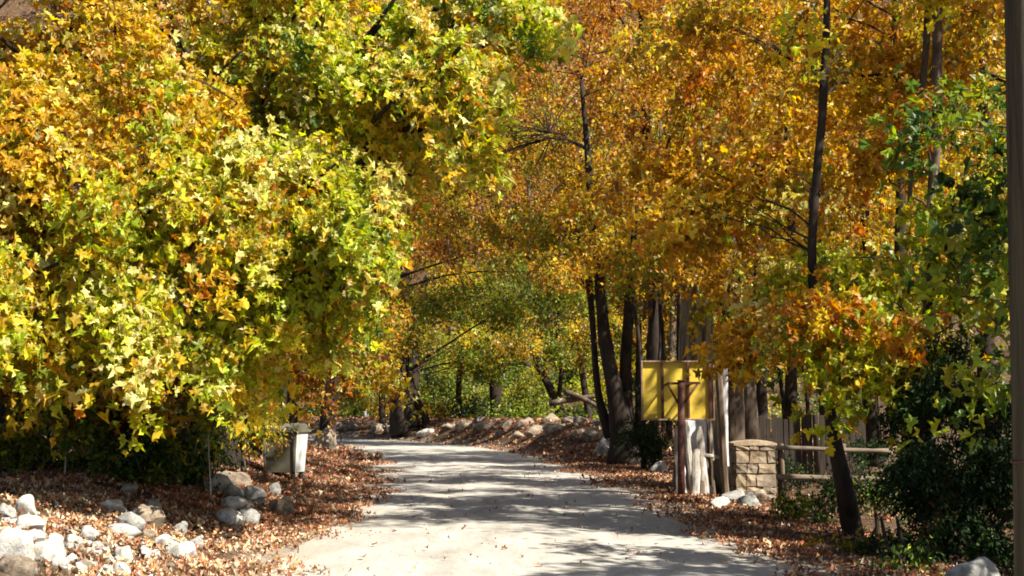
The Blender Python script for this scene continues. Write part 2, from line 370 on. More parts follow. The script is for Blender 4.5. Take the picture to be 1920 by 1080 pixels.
def sprays(lobes, axis_xy, dens=1.0, leaf=.17, per=46, outward=None, flat=.55):
    """lobes: (centre, radii, number of sprays, palette).  Returns leaves and the spray centres."""
    Ps, Ns, Ts, Cs, Ss, cen = [], [], [], [], [], []
    for (c, r, ns, pal) in lobes:
        c = np.array(c); r = np.array(r); ks, ws = palette(pal); ns = max(1, int(ns * dens))
        nk = max(2, int(round(ns / 5.5)))
        kc = unit(rng.normal(size=(nk, 3))) * (rng.random(nk) ** .4)[:, None] * r * .92
        q = c + kc[rng.integers(0, nk, ns)] + rng.normal(size=(ns, 3)) * np.array([.30, .30, .11]) * (r.mean() ** .5) * (leaf / .17)
        for s_ in q:
            o = np.array([s_[0] - axis_xy[0], s_[1] - axis_xy[1], 0.0]) * .5 + rng.normal(size=3) * .8 * np.array([1, 1, 0])
            if outward is not None: o = o / (np.linalg.norm(o) + 1e-6) * .5 + np.array(outward)
            o /= np.linalg.norm(o) + 1e-6
            nn = np.array([0, 0, 1.0]) + o * .55 + rng.normal(size=3) * .28; nn /= np.linalg.norm(nn)
            a = o - nn * o.dot(nn); a /= np.linalg.norm(a); b = np.cross(nn, a)
            m = int(per * (.55 + .9 * rng.random())); ln = leaf * (3.6 + 3.8 * rng.random()) 
            lft = outward is OUTL; ln *= 1.3 if lft else 1
            u = rng.random(m) ** .8; v = rng.normal(size=m) * (.27 if lft else .42) * (1 - .55 * u)
            p = s_ + np.outer((u - .35) * ln, a) + np.outer(v * ln, b) + np.outer(rng.normal(size=m) * leaf * flat, nn)
            p[:, 2] -= (u ** 2) * ln * (.6 if outward is OUTL else .45)
            Ps.append(p); cen.append(s_)
            Ns.append(nn * .75 + o * .25 + rng.normal(size=(m, 3)) * .6)
            Ts.append(a * .8 + np.array([0, 0, -.75]) + np.outer(np.sign(v) * .5, b) + rng.normal(size=(m, 3)) * .35)
            k1 = rng.choice(len(ks), p=ws); k2 = rng.choice(len(ks), p=ws)
            c1, c2 = PAL[ks[k1]], PAL[ks[k2]]
            mixv = np.clip(rng.normal(size=m) * .33 + .3, 0, 1)[:, None]
            col = c1 * (1 - mixv) + c2 * mixv
            odd = rng.random(m) < .16; alt = np.array([PAL[ks[i]] for i in rng.choice(len(ks), size=m, p=ws)])
            col = np.where(odd[:, None], alt, col)
            col = col * np.exp(rng.normal(size=(m, 1)) * .22) * np.exp(rng.normal(size=(m, 3)) * .06)
            Cs.append(np.clip(col, .004, .8)); Ss.append(leaf * (.5 + .7 * rng.random(m)))
    L = dict(p=np.concatenate(Ps), n=np.concatenate(Ns), t=np.concatenate(Ts), c=np.concatenate(Cs), s=np.concatenate(Ss))
    n = len(L['p']); L['curl'] = rng.normal(size=n) * 1.6 + 1.6; L['asp'] = .6 + .45 * rng.random(n)
    return L, np.array(cen)
def sub(L, m): return {k: v[m] for k, v in L.items()}
def screen(p):
    d = p - np.array([0, 0, CAMH]); f = d[:, 1] * cp + d[:, 2] * sp; u = -d[:, 1] * sp + d[:, 2] * cp
    return 960 + FPX * d[:, 0] / np.maximum(f, .01), 540 - FPX * u / np.maximum(f, .01), f

def bez(a, b, sag, n=7, bow=None):
    a = Vector(a); b = Vector(b); m = (a + b) / 2 + Vector((0, 0, sag)) + (Vector(bow) if bow else Vector((0, 0, 0)))
    return [(a * (1 - t) ** 2 + m * 2 * t * (1 - t) + b * t * t) for t in [i / (n - 1) for i in range(n)]]
NTRI = [0]
def tree(name, label, cat, path, radii, lobes, leaf=.17, per=46, lod=1, group=None, outward=None, dens=1.0,
         bk='bark', nlimbs=None, twigs=True, parts=0, seg=10, limbr=.3, flat=.55, extra=None, lump=.18, single=False):
    base = Vector(path[0])
    t = root_world(thing(name, label, cat, base, group))
    # trunk
    pts = [Vector(p) for p in path]; fp = []; fr = []
    arr = catmull(np.array([list(p) + [r] for p, r in zip(pts, radii)]), 5)
    mb = MB(); mb.tube([a[:3] for a in arr], [max(a[3], .008) for a in arr], seg, lump=lump, seed=rnd.random() * 50)
    if extra:
        for ep, er in extra: 
            ea = catmull(np.array([list(p) + [r] for p, r in zip(ep, er)]), 5)
            mb.tube([a[:3] for a in ea], [max(a[3], .006) for a in ea], seg, lump=lump, seed=rnd.random() * 50)
    mb.build('trunk', M[bk], t)
    if not lobes: return t
    L, cen = sprays(lobes, (arr[len(arr) // 2, 0], arr[len(arr) // 2, 1]), dens, leaf, per, outward, flat)
    # limbs
    lb = MB(); nodes = [arr[:, :3]]
    for (c, r, ns, pal) in lobes:
        k = nlimbs if nlimbs is not None else 3
        for j in range(k):
            tgt = np.array(c) + (rng.random(3) - .5) * np.array(r) * 1.3
            allp = np.concatenate(nodes[:1]); 
            allp = allp[int(len(allp) * .3):]; dz = allp[:, 2] - (tgt[2] - .45 * np.linalg.norm(allp[:, :2] - tgt[:2], axis=1))
            i = int(np.argmin(np.abs(dz) + .15 * np.linalg.norm(allp - tgt, axis=1)))
            a = allp[i]; dist = np.linalg.norm(a - tgt)
            r0 = max(.012, min(arr[i + len(arr) - len(allp), 3] * .45, .018 + .011 * dist) * (limbr / .3))
            pth = bez(a, tgt, dist * .1, 9, (rnd.uniform(-.1, .1) * dist, rnd.uniform(-.1, .1) * dist, 0))
            pth = [p + Vector([rnd.uniform(-.02, .02) * dist] * 3) * (0 < q < 8) for q, p in enumerate(pth)]
            MB().tube(pth, [r0 * (1 - .8 * q / 8) for q in range(9)], 5).build('limb', M[bk], t)
            nodes.append(np.array([list(p) for p in pth]))
    if twigs:
        tw = MB(); allp = np.concatenate(nodes)
        for s_ in cen:
            dv = np.linalg.norm(allp - s_ + np.array([0, 0, .3]), axis=1); a = allp[int(np.argmin(dv))]
            dist = np.linalg.norm(a - s_)
            if dist < .15 or dist > 4: continue
            tw.tube(bez(a, s_, dist * .12, 5), [.006 + .005 * dist, .006 + .003 * dist, .007, .006, .004], 3, cap=False)
        if tw.v: tag(tw.build('twigs', M[bk], t), kind='stuff')
    if parts:
        sx, sy, f = screen(L['p']); nr = unit(L['n']); view = unit(np.array([0, 0, CAMH]) - L['p'])
        face = np.abs((nr * view).sum(1)); score = L['s'] / f * (.35 + face)
        vis = (sx > 8) & (sx < 1880) & (sy > 8) & (sy < 1040)
        # not hidden behind nearer leaves: coarse screen-cell depth test
        cell = (sx // 26).astype(int) * 1000 + (sy // 26).astype(int)
        order = np.argsort(f); seen = {}; first = np.zeros(len(f), bool)
        for i in order:
            q = cell[i]; cnt = seen.get(q, 0)
            if cnt < 1: first[i] = True; seen[q] = cnt + 1
        ok = np.where(vis & first)[0]; ok = ok[np.argsort(-score[ok])][:parts]
        msk = np.zeros(len(f), bool); msk[ok] = True
        _, _, (tt, bb, nn) = leaf_geo(sub(L, msk), lod); S = sub(L, msk)
        # share mesh data: quantise the colours into a few leaf meshes
        pal_i = {}
        tv, tf_ = LODS[lod]
        for i in range(len(S['p'])):
            key = tuple(np.round(np.log(S['c'][i] + .01) * 1.8).astype(int)) + (i % 3,)
            if key not in pal_i:
                m_ = bpy.data.meshes.new('leaf'); v = tv.copy(); v[:, 2] *= (.8, 2.2, 3.4)[i % 3]; v[:, 0] *= (1, .75, .9)[i % 3]; v += rng.normal(size=v.shape) * .07; np_mesh(m_, v, tf_)
                ca = m_.attributes.new('Col', 'FLOAT_COLOR', 'POINT'); cc = np.ones((len(v), 4), np.float32); cc[:, :3] = S['c'][i]
                ca.data.foreach_set('color', cc.ravel()); m_.materials.append(M['leaf']); pal_i[key] = m_
            o = bpy.data.objects.new('leaf', pal_i[key]); C.objects.link(o); o.parent = t; o.matrix_parent_inverse = WORLDINV[t.name]
            s_ = S['s'][i]
            mt = Matrix(((bb[i][0] * s_, tt[i][0] * s_, nn[i][0] * s_, S['p'][i][0]), (bb[i][1] * s_, tt[i][1] * s_, nn[i][1] * s_, S['p'][i][1]), (bb[i][2] * s_, tt[i][2] * s_, nn[i][2] * s_, S['p'][i][2]), (0, 0, 0, 1)))
            o.matrix_basis = mt
        L = sub(L, ~msk)
    me = leaf_mesh('foliage', L, lod, M['dull_leaf'] if all(q[3] is A_SHADE or q[3] is A_DG for q in lobes) else M['leaf']); NTRI[0] += len(me.polygons)
    f = link('foliage', me, t); tag(f, kind='stuff')
    return t
def lob(px, py, Y, rx, ry, rz, n, pal): return (tuple(P(px, py, Y)), (rx, ry, rz), n, pal)

# palettes
OUTL = (.55, -.75, 0)
A_OR = [('yellow', 4.4), ('gold', 3.4), ('orange', 1.3), ('lime', 1.6), ('olive', 1), ('pale', 1.6), ('ygreen', .6)]
A_YL = [('yellow', 2.6), ('lime', 5), ('ygreen', 2.4), ('gold', 1), ('pale', 1.8), ('orange', .35)]
A_LG = [('lime', 4.4), ('ygreen', 3), ('yellow', 1.6), ('green', 1.1), ('pale', 1.4), ('gold', .5)]
A_RU = [('rust', 3), ('orange', 2.5), ('gold', 2), ('brown', 2), ('olive', 1), ('yellow', .6)]
A_OG = [('gold', 4), ('orange', 2.4), ('yellow', 3.8), ('rust', .6), ('olive', 1), ('ygreen', .6), ('pale', .4)]
A_OL = [('olive', 3), ('gold', 2.4), ('ygreen', 2), ('yellow', 1.5), ('rust', .8), ('brown', .6)]
A_BR = [('orange', 3), ('rust', 2), ('gold', 2), ('brown', 1), ('tan', 1), ('olive', .5)]
A_GR = [('ygreen', 3), ('olive', 3), ('lime', .9), ('green', 2.8), ('yellow', .4)]  # greens deepened to stand for the shade at the bend
A_DG = [('green', 2.5), ('dgreen', 3), ('olive', .7), ('ygreen', .4)]
A_SHADE = [('dgreen', 8), ('green', .3), ('brown', .2)]  # near-black leaf mix that puts shade into the shrub colour
A_G = [('green', 3), ('ygreen', 1.8), ('dgreen', .8), ('lime', .8)]

# ================================================================ left plane trees
b1 = GT(240, 885)
tree('plane_tree', 'big plane tree in front of the left bank, yellow-green boughs hanging over the pale boulders', 'tree',
     [(P(245, 1000, 20).x, 20, .3), P(235, 800, 20), P(250, 620, 20), P(300, 420, 20), P(330, 200, 19.5), P(300, -80, 19)], [.46, .36, .3, .24, .18, .08],
     [lob(140, 260, 16.5, 2.0, 1.6, 1.4, 46, A_OR), lob(330, 160, 16.5, 1.5, 1.8, 1.2, 34, A_OR), lob(400, 350, 15.6, 1.3, 1.4, 1.0, 40, A_YL),
      lob(540, 380, 15.5, .85, 1.1, 1.0, 27, A_YL), lob(620, 400, 15.5, .42, .8, .5, 10, A_LG), lob(300, 450, 15.5, 1.4, 1.4, .75, 36, A_YL), lob(590, 290, 16, .7, 1.0, .6, 14, A_YL),
      lob(500, 500, 16, .6, 1.0, .5, 13, A_LG), lob(230, 545, 14.6, .9, .9, .32, 15, A_YL), lob(330, 595, 14.8, .6, .6, .22, 7, A_LG), lob(430, 560, 16, .5, .8, .35, 8, A_LG), lob(400, 625, 15.4, .25, .4, .12, 4, A_YL), lob(210, 630, 14.8, .25, .3, .14, 3, A_YL), lob(250, 665, 18.5, 1.4, 1.0, .4, 12, A_OL), lob(300, 705, 19.5, 1.3, .6, .35, 10, A_GR), lob(410, 670, 19, .6, .6, .4, 7, A_LG), lob(150, 715, 19, 1.0, .5, .3, 7, A_GR), lob(460, 610, 18, .7, .8, .5, 10, A_YL), lob(705, 400, 15.2, .18, .3, .2, 3, A_YL), lob(690, 330, 15.6, .2, .3, .2, 3, A_LG), lob(640, 520, 15.4, .2, .3, .25, 4, A_LG), lob(600, 590, 15.4, .18, .3, .2, 3, A_YL), lob(480, 650, 15.8, .25, .3, .1, 3, A_LG)],
     .142, 80, 0, outward=OUTL, parts=300, bk='bark_dark', nlimbs=3)
tree('plane_tree', 'orange-tinged plane tree at the left frame edge above the tallest pale boulders', 'tree',
     [(P(30, 1000, 21).x, 21, .3), P(20, 780, 21), P(0, 560, 21), P(-40, 300, 21), P(-60, 0, 21)], [.38, .3, .26, .2, .1],
     [lob(60, 650, 18.5, 1.2, 1.0, .4, 9, A_OL), lob(40, 700, 20, 1.2, .6, .4, 8, A_GR), lob(-40, 200, 16, 1.6, 1.6, 1.7, 34, A_OR), lob(60, 420, 15.6, 1.2, 1.3, 1.0, 34, A_OR), lob(110, 505, 15, 1.0, 1.0, .55, 22, A_YL), lob(20, 560, 15, .8, .9, .4, 11, A_OR), lob(100, 605, 15, .5, .6, .2, 4, A_LG),
      lob(-160, 520, 16, 1.2, 1.2, 1.2, 14, A_OR)],
     .142, 80, 0, outward=OUTL, parts=260, bk='bark_dark', nlimbs=3)
tree('plane_tree', 'tall plane tree whose lime and gold bough reaches farthest right over the track', 'tree',
     [(P(420, 1000, 25).x, 25, .4), P(415, 780, 25), P(430, 500, 25), P(470, 240, 24), P(520, 0, 23), P(560, -200, 22)], [.4, .34, .28, .22, .18, .1],
     [lob(560, 120, 18, 1.5, 1.6, 1.3, 34, A_LG), lob(700, 60, 17, 1.1, 1.4, .7, 22, A_LG), lob(800, 130, 16, 1.0, 1.1, .6, 26, A_YL), lob(880, 165, 15.6, .55, .7, .28, 11, A_YL), lob(730, 240, 17, .6, .9, .45, 10, A_YL),
      lob(940, 20, 17, .55, .9, .3, 8, A_LG), lob(840, -10, 17, 1, 1.2, .5, 14, A_LG), lob(640, 210, 18, 1.0, 1.2, .8, 18, A_YL), lob(480, 0, 18, 1.6, 1.6, 1.0, 26, A_OR), lob(600, -150, 18, 2.4, 2, 1.2, 24, A_LG), lob(200, -120, 18, 2.8, 2, 1.3, 26, A_OR), lob(180, 20, 17.5, 2, 1.5, .8, 26, A_OR), lob(520, 250, 19, 1.3, 1.2, 1.0, 16, A_LG)],
     .142, 80, 0, outward=OUTL, parts=260, bk='bark_dark', nlimbs=3)
tree('plane_tree', 'rust-brown plane tree leaning over the grey waste container', 'tree',
     [(P(470, 1000, 33).x, 33, .4), P(480, 760, 33), P(520, 560, 33), P(560, 380, 33), P(590, 100, 33)], [.4, .34, .26, .2, .1],
     [lob(620, 500, 31, 1.7, 2, 1.2, 34, A_RU), lob(570, 620, 30, 1.0, 1.4, .6, 18, A_RU), lob(660, 640, 31, 1.1, 1.5, .8, 20, A_OL), lob(585, 690, 30, .6, .8, .4, 7, A_RU), lob(690, 400, 32, 1.4, 2, 1.3, 26, A_RU), lob(500, 440, 32, 2.2, 2, 2, 26, A_OL),
      lob(640, 250, 33, 2.5, 2, 2, 30, A_OR)],
     .17, 46, 1, outward=OUTL, bk='bark_dark')
tree('young_tree', 'feathery pale green sapling beside the grey waste container', 'sapling',
     [(P(455, 905, 24).x, 24, .5), P(460, 800, 24), P(480, 700, 24), P(500, 620, 24)], [.05, .04, .03, .02],
     [lob(480, 760, 23.5, .5, .6, .4, 9, A_LG), lob(510, 785, 23, .4, .5, .22, 8, A_OL), lob(440, 720, 24, .6, .6, .5, 8, A_GR)],
     .11, 60, 3, bk='bark', nlimbs=2, outward=(.3, -.5, 0))
tree('young_tree', 'bushy plane sapling under the left boughs between two boulder piles', 'sapling',
     [(P(330, 925, 20).x, 20, .5), P(335, 840, 20), P(360, 780, 20)], [.05, .035, .02],
     [lob(350, 810, 20.5, .7, .6, .4, 10, A_GR), lob(300, 750, 20.5, .8, .7, .35, 8, A_G)], .13, 34, 1, nlimbs=3, outward=OUTL)

# ================================================================ right trees
OUTR = (-.35, -.85, 0)
tree('plane_tree', 'slender plane tree with crooked dark trunk and orange-gold boughs over the rail fence', 'tree',
     [GT(1600, 1003), P(1580, 900, 16.6), P(1560, 800, 17), P(1540, 660, 17), P(1524, 520, 17), P(1526, 400, 17), P(1540, 230, 17), P(1549, 80, 17), P(1552, -120, 17)], [.15, .115, .09, .07, .066, .062, .06, .055, .04],
     [lob(1465, 620, 17.6, .55, .8, .4, 9, A_OG), lob(1320, 400, 18.6, .9, 1, .35, 11, A_OG), lob(1330, 380, 19, 1.0, 1.2, .6, 17, A_OG), lob(1440, 300, 19, 1.2, 1.2, .7, 15, A_OG),
      lob(1400, 120, 19, 1.5, 1.3, .9, 20, A_OG), lob(1500, 470, 18.5, .9, 1, .7, 12, A_YL), lob(1500, 60, 16.2, .3, .3, .2, 2, A_YL), lob(1620, 600, 16.6, .7, .8, .6, 14, A_YL), lob(1540, 600, 15.8, .45, .4, .35, 8, A_OG), lob(1570, 650, 15.8, .5, .4, .3, 6, A_YL), lob(1640, 120, 19, 1, 1.3, .9, 15, A_OG), lob(1250, 300, 20, .6, .8, .35, 8, A_OG), lob(1480, -120, 19, 2.4, 1.6, .8, 16, A_OG)],
     .15, 56, 0, outward=OUTR, parts=280, nlimbs=2, bk='bark_dark', limbr=.16)
tree('plane_tree', 'straight double-stemmed tree with a pale sunlit edge and yellow-green leaves near the utility pole', 'tree',
     [(P(1742, 1000, 18).x, 18, -.1), P(1744, 800, 18), P(1742, 600, 18), P(1748, 400, 18), P(1756, 200, 18), P(1758, 0, 18), P(1760, -200, 18)], [.12, .1, .09, .085, .08, .078, .06],
     [lob(1660, 480, 17, .7, .8, .5, 12, A_LG), lob(1620, 640, 16.5, .55, .6, .6, 11, A_YL), lob(1690, 690, 16, .5, .6, .5, 9, A_LG), lob(1800, 560, 18, .8, .9, .8, 13, A_LG), lob(1820, 160, 19.5, 1.0, 1, 1.3, 15, A_OG), lob(1680, 280, 20, 1.0, 1, .8, 11, A_OG), lob(1830, 400, 18, .6, .8, .6, 8, A_LG), lob(1800, -100, 18, 1.4, 1.2, .6, 10, A_YL), lob(1700, 200, 16.8, .3, .3, .3, 3, A_OG), lob(1780, 380, 16.8, .3, .3, .2, 3, A_YL)],
     .16, 50, 0, outward=OUTR, limbr=.18, parts=220, nlimbs=2, bk='bark',
     extra=[([P(1705, 380, 18.3), P(1712, 270, 18.3), P(1728, 180, 18.3), P(1738, 60, 18.3), P(1742, -100, 18.3)], [.03, .048, .052, .055, .04])])
tree('plane_tree', 'dim green-leaved tree whose big leaves hang in beside the utility pole', 'tree',
     [(8.6, 12, -.1), (8.5, 12, 2.2), (8.2, 12.1, 4.2), (7.8, 12, 6)], [.16, .14, .12, .08],
     [lob(1830, 130, 12.5, .32, .5, .35, 4, A_G), lob(1770, 220, 12.3, .35, .5, .25, 4, A_G), lob(1860, 350, 12, .3, .5, .35, 4, A_G), lob(1790, 400, 12.5, .3, .4, .2, 3, A_LG), lob(1840, 520, 12.5, .3, .5, .3, 4, A_G), lob(1990, 200, 12, .6, .8, 1.6, 16, A_G), lob(2060, 600, 11, .7, .8, 1.0, 18, A_G), lob(1850, 680, 13, .3, .4, .35, 4, A_G)],
     .155, 22, 0, outward=(-.6, -.5, 0), parts=120, nlimbs=2, limbr=.18)
# evergreen ivy thicket at the lower right
def shrub(name, label, cat, base, lobes, leaf, per, lod=3, group=None, stems=7, dens=1.0, parts=0):
    return tree(name, label, cat, [base, Vector(base) + Vector((.02, 0, .25)), Vector(base) + Vector((-.03, .02, .6))], [.035, .03, .015], lobes, leaf, per, lod, group, None, dens, 'bark_dark', 2, True, parts, 6)
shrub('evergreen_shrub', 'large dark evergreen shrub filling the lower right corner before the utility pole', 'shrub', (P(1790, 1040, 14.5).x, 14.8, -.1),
      [lob(1800, 880, 14.8, .75, .8, .8, 110, A_SHADE), lob(1800, 690, 15.2, .65, .7, .6, 60, A_SHADE), lob(1720, 940, 14.6, .5, .6, .6, 56, A_SHADE), lob(1710, 780, 15.6, .4, .6, .5, 36, A_SHADE), lob(1860, 800, 15, .4, .6, .9, 44, A_SHADE), lob(1850, 1000, 14.2, .5, .5, .35, 34, A_SHADE), lob(1960, 900, 14, .7, .7, 1.0, 22, A_SHADE)], .07, 90)
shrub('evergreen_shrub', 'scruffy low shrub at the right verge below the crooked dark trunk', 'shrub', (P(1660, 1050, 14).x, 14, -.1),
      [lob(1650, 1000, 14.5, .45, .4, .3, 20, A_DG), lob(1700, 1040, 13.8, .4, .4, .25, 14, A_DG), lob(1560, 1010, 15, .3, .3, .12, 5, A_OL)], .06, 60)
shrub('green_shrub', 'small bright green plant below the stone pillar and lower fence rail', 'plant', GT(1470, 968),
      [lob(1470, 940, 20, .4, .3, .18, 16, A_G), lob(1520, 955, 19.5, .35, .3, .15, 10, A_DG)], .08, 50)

for (lb, px, py, Y, n, pal) in [('dark low bush right of the bright green plant, below the rails', 1560, 925, 21, 26, A_SHADE), ('dark green scrub between the crooked trunk and the evergreen shrub', 1640, 920, 18, 30, A_DG),
   ('dark ground-hugging bush behind the lower rail', 1500, 880, 28, 26, A_SHADE), ('dark scrub behind the right end of the rails', 1630, 840, 28, 34, A_SHADE), ('dark ivy clump left of the big grey boulder', 1690, 1060, 13.4, 24, A_DG)]:
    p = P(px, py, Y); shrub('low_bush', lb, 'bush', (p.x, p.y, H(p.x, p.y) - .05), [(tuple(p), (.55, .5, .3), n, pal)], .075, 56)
# ================================================================ mid distance and background trees
def midtree(name, label, x, y, Hh, r0, lobes, group=None, leaf=.17, per=40, lean=(0, 0), bk='bark_dark', lod=1, **kw):
    z = H(x, y); ps = []; n = 6; rr = []
    for i in range(n):
        t_ = i / (n - 1)
        ps.append(Vector((x + lean[0] * t_ * Hh + rnd.uniform(-.12, .12) * (i > 0), y + lean[1] * t_ * Hh, z - .15 + Hh * t_))); rr.append(r0 * (1.15 - .85 * t_))
    return tree(name, label, 'tree', ps, rr, lobes, leaf, per, lod, group, None, 1.0, bk, 2, kw.pop('twigs', False), 0, 8, .26, **kw)
# dark multi-stemmed tree right of the track
bD = GT(1170, 872)
tree('plane_tree', 'dark multi-stemmed tree on the right verge, left of the yellow backboard', 'tree',
     [bD, P(1165, 800, bD.y), P(1150, 720, bD.y), P(1132, 620, bD.y), P(1125, 530, bD.y), P(1110, 380, bD.y), P(1090, 150, bD.y)], [.52, .36, .26, .2, .18, .14, .06],
     [lob(1060, 420, bD.y, 2.4, 2.4, 1.6, 46, A_OL), lob(1160, 480, bD.y - 1, 1.7, 2, .6, 26, A_OG), lob(1180, 300, bD.y, 3, 3, 2, 44, A_OG), lob(960, 300, bD.y + 2, 3, 3, 2, 40, A_OL), lob(1100, 100, bD.y, 4, 3, 2.4, 60, A_BR), lob(1060, 490, bD.y - 2, 1.2, 1.5, .5, 12, A_OG)],
     .165, 44, 1, bk='bark_dark', nlimbs=2, seg=12,
     extra=[([P(1180, 850, bD.y + .3), P(1172, 740, bD.y + .3), P(1178, 600, bD.y + .3), P(1190, 420, bD.y)], [.3, .22, .17, .08]),
            ([P(1145, 820, bD.y + .5), P(1122, 740, bD.y + .5), P(1112, 620, bD.y + .5), P(1100, 500, bD.y + .5), P(1070, 400, bD.y)], [.2, .12, .1, .12, .1]),
            ([P(1215, 870, bD.y + .2), P(1200, 780, bD.y + .2), P(1198, 600, bD.y + .2)], [.3, .16, .08])])
shrub('shade_shrub', 'thicket coloured near-black as shade at the foot of the multi-stemmed tree left of the yellow backboard', 'shrub', GT(1220, 860),  # its near-black leaves stand for the shadow under the stems
      [lob(1215, 815, 36, .7, .6, .7, 50, A_SHADE), lob(1235, 740, 36, .5, .8, .8, 30, A_SHADE)], .1, 70)
# old fluted trunk behind the board
y0 = 26.5
ft = root_world(thing('old_tree', 'massive pale fluted trunk rising behind the yellow backboard', 'tree', (P(1300, 900, y0).x, y0, 0)))
mb = MB(); mb.tube([(P(1298, 0, y0).x + .02 * math.sin(q), y0 + .1, -.1 + q * .55) for q in range(15)], [.52, .46, .41, .38, .36, .35, .34, .33, .32, .31, .3, .28, .26, .22, .16], 44, flute=.13, nf=11, lump=.12)
mb.build('trunk', M['ribbed'], ft)
mb = MB(); mb.tube([(P(1360, 0, y0 + .4).x, y0 + .6, -.1 + q * .55) for q in range(10)], [.36, .32, .3, .28, .27, .26, .25, .24, .23, .2], 20, flute=.12, nf=7, lump=.15)
mb.tube([(P(1398, 0, 27.5).x + .0 * q, 27.5, 0 + q * .0) if q == 0 else P(1385 + q * 14, 760 - q * 45, 27.5) for q in range(5)], [.25, .22, .2, .17, .12], 10, lump=.2)
mb.build('side_stem', M['bark'], ft)
L, cen = sprays([lob(1300, 330, 27, 2.4, 2, 1.8, 44, A_OG), lob(1480, 440, 27, 1.5, 2, .9, 20, A_OG), lob(1330, 60, 27, 2.6, 2.4, 1.6, 36, A_OG), lob(1250, 480, 27, 1.2, 1.5, .7, 15, A_OL), lob(1310, 470, 25.6, 1.0, .8, .5, 13, A_OG), lob(1390, 560, 25.6, .6, .6, .4, 8, A_YL)], (4, 27), 1, .165, 44)
tag(link('foliage', leaf_mesh('foliage', L, 1, M['leaf']), ft), kind='stuff')

mids = [
 ('gold-leaved tree standing behind the board fence', 1480, 36, 12, .2, [(1480, 250, 36, 3.2, 3, 2.6, 90, A_OG), (1440, 20, 38, 3.6, 3, 2.2, 80, A_OG), (1560, 560, 35, 2.2, 2, 1.6, 34, A_OG), (1440, 650, 34, 1.5, 1.5, .8, 16, A_OL)]),
 ('tree with brown-gold crown beyond the rail fence', 1640, 38, 13, .24, [(1660, 330, 38, 3.2, 3, 3, 90, A_OG), (1720, 600, 37, 2.5, 2.4, 1.8, 34, A_YL), (1640, 30, 38, 4, 3, 2.8, 110, A_OG)]),
 ('yellow-leaved tree showing between the double stems and the utility pole', 1850, 34, 13, .24, [(1850, 250, 34, 2.8, 2.8, 3, 60, A_YL), (1850, 560, 33, 2.2, 2, 1.6, 30, A_LG), (1860, 0, 34, 3, 3, 2.2, 64, A_OG)]),
 ('rust-brown tree filling the top centre behind the dark multi-stemmed tree', 1240, 52, 19, .34, [(1230, 120, 52, 5, 4, 4, 170, A_BR), (1280, -60, 50, 5, 4, 2.5, 80, A_BR), (1160, 300, 52, 4, 4, 2.6, 90, A_BR), (1330, 60, 52, 4.5, 4, 3.4, 120, A_BR), (1110, -60, 50, 4, 4, 2.5, 50, A_BR)]),
 ('tall olive-gold tree arching over the bend of the track', 545, 62, 22, .3, [(900, 300, 58, 5, 4, 3.6, 150, A_OL), (900, 20, 58, 6, 4, 3, 120, A_RU), (820, 440, 58, 4, 4, 2.2, 90, A_OL), (1000, 470, 58, 4, 4, 2.0, 84, A_OL), (960, 160, 58, 5, 4, 3, 110, A_RU), (800, 250, 56, 4, 4, 3, 60, A_RU)]),
 ('tree with rusty crown on the inside of the bend', 700, 50, 17, .3, [(740, 380, 48, 3, 3, 3, 70, A_RU), (700, 560, 46, 2.4, 2.4, 1.4, 36, A_OL), (820, 300, 48, 3, 3, 2, 40, A_RU), (660, 640, 46, 2, 2, 1.2, 24, A_OL)]),
 ('tree with dull orange crown behind the farthest-reaching left bough', 520, 44, 17, .3, [(860, 40, 44, 4, 3, 2.4, 60, A_RU), (1000, 60, 46, 3.4, 3, 2.4, 50, A_RU), (1020, 200, 46, 2.4, 3, 2.0, 36, A_OL)]),
]
for (lb, px, Y, Hh, r0, lo) in mids:
    x = P(px, 700, Y).x
    d_, s_ = roadd(x, Y)
    if d_[0] < 1: x += (1.6 - d_[0]) * s_[0]
    midtree('plane_tree', lb, x, Y, Hh, r0, [lob(*q) for q in lo], lean=(rnd.uniform(-.04, .04), 0))
# the trees at the bend with visible trunks
bT = GT(762, 812)
tree('plane_tree', 'thick leaning tree at the bend, dark trunk with a white sunlit edge', 'tree',
     [bT, P(752, 770, bT.y), P(745, 700, bT.y), P(748, 640, bT.y), P(755, 560, bT.y), P(770, 400, bT.y), P(790, 250, bT.y)], [.95, .66, .55, .5, .34, .26, .1],
     [lob(800, 560, bT.y, 4, 3, 2.4, 56, A_OL), lob(690, 620, bT.y, 3, 3, 1.8, 50, A_GR), lob(770, 610, bT.y - 4, 2.2, 1.6, 1.0, 34, A_OL), lob(860, 640, bT.y - 2, 2.6, 2, 1.1, 34, A_GR), lob(960, 620, bT.y - 3, 2.6, 2, 1.2, 40, A_OL), lob(840, 560, 60, 3, 2, 1.0, 44, A_GR), lob(1000, 570, 58, 2.6, 2, .9, 40, A_GR), lob(720, 560, 60, 2.4, 2, 1.0, 34, A_OL), lob(920, 680, bT.y, 2.2, 1.6, .7, 24, A_GR), lob(1040, 660, bT.y, 2.2, 1.6, .9, 26, A_GR), lob(770, 420, bT.y, 5, 4, 3, 60, A_OL)], .2, 40, 1, bk='bark_dark', nlimbs=1, limbr=.14, seg=14, twigs=False,
     extra=[([P(775, 800, bT.y - .5), P(768, 760, bT.y - .4), P(776, 690, bT.y), P(775, 620, bT.y), P(800, 520, bT.y)], [.4, .4, .36, .28, .15]),
            ([P(800, 802, bT.y - .6), P(796, 778, bT.y - .5), P(778, 742, bT.y - .4), P(768, 700, bT.y)], [.26, .2, .2, .15])], lump=.35)
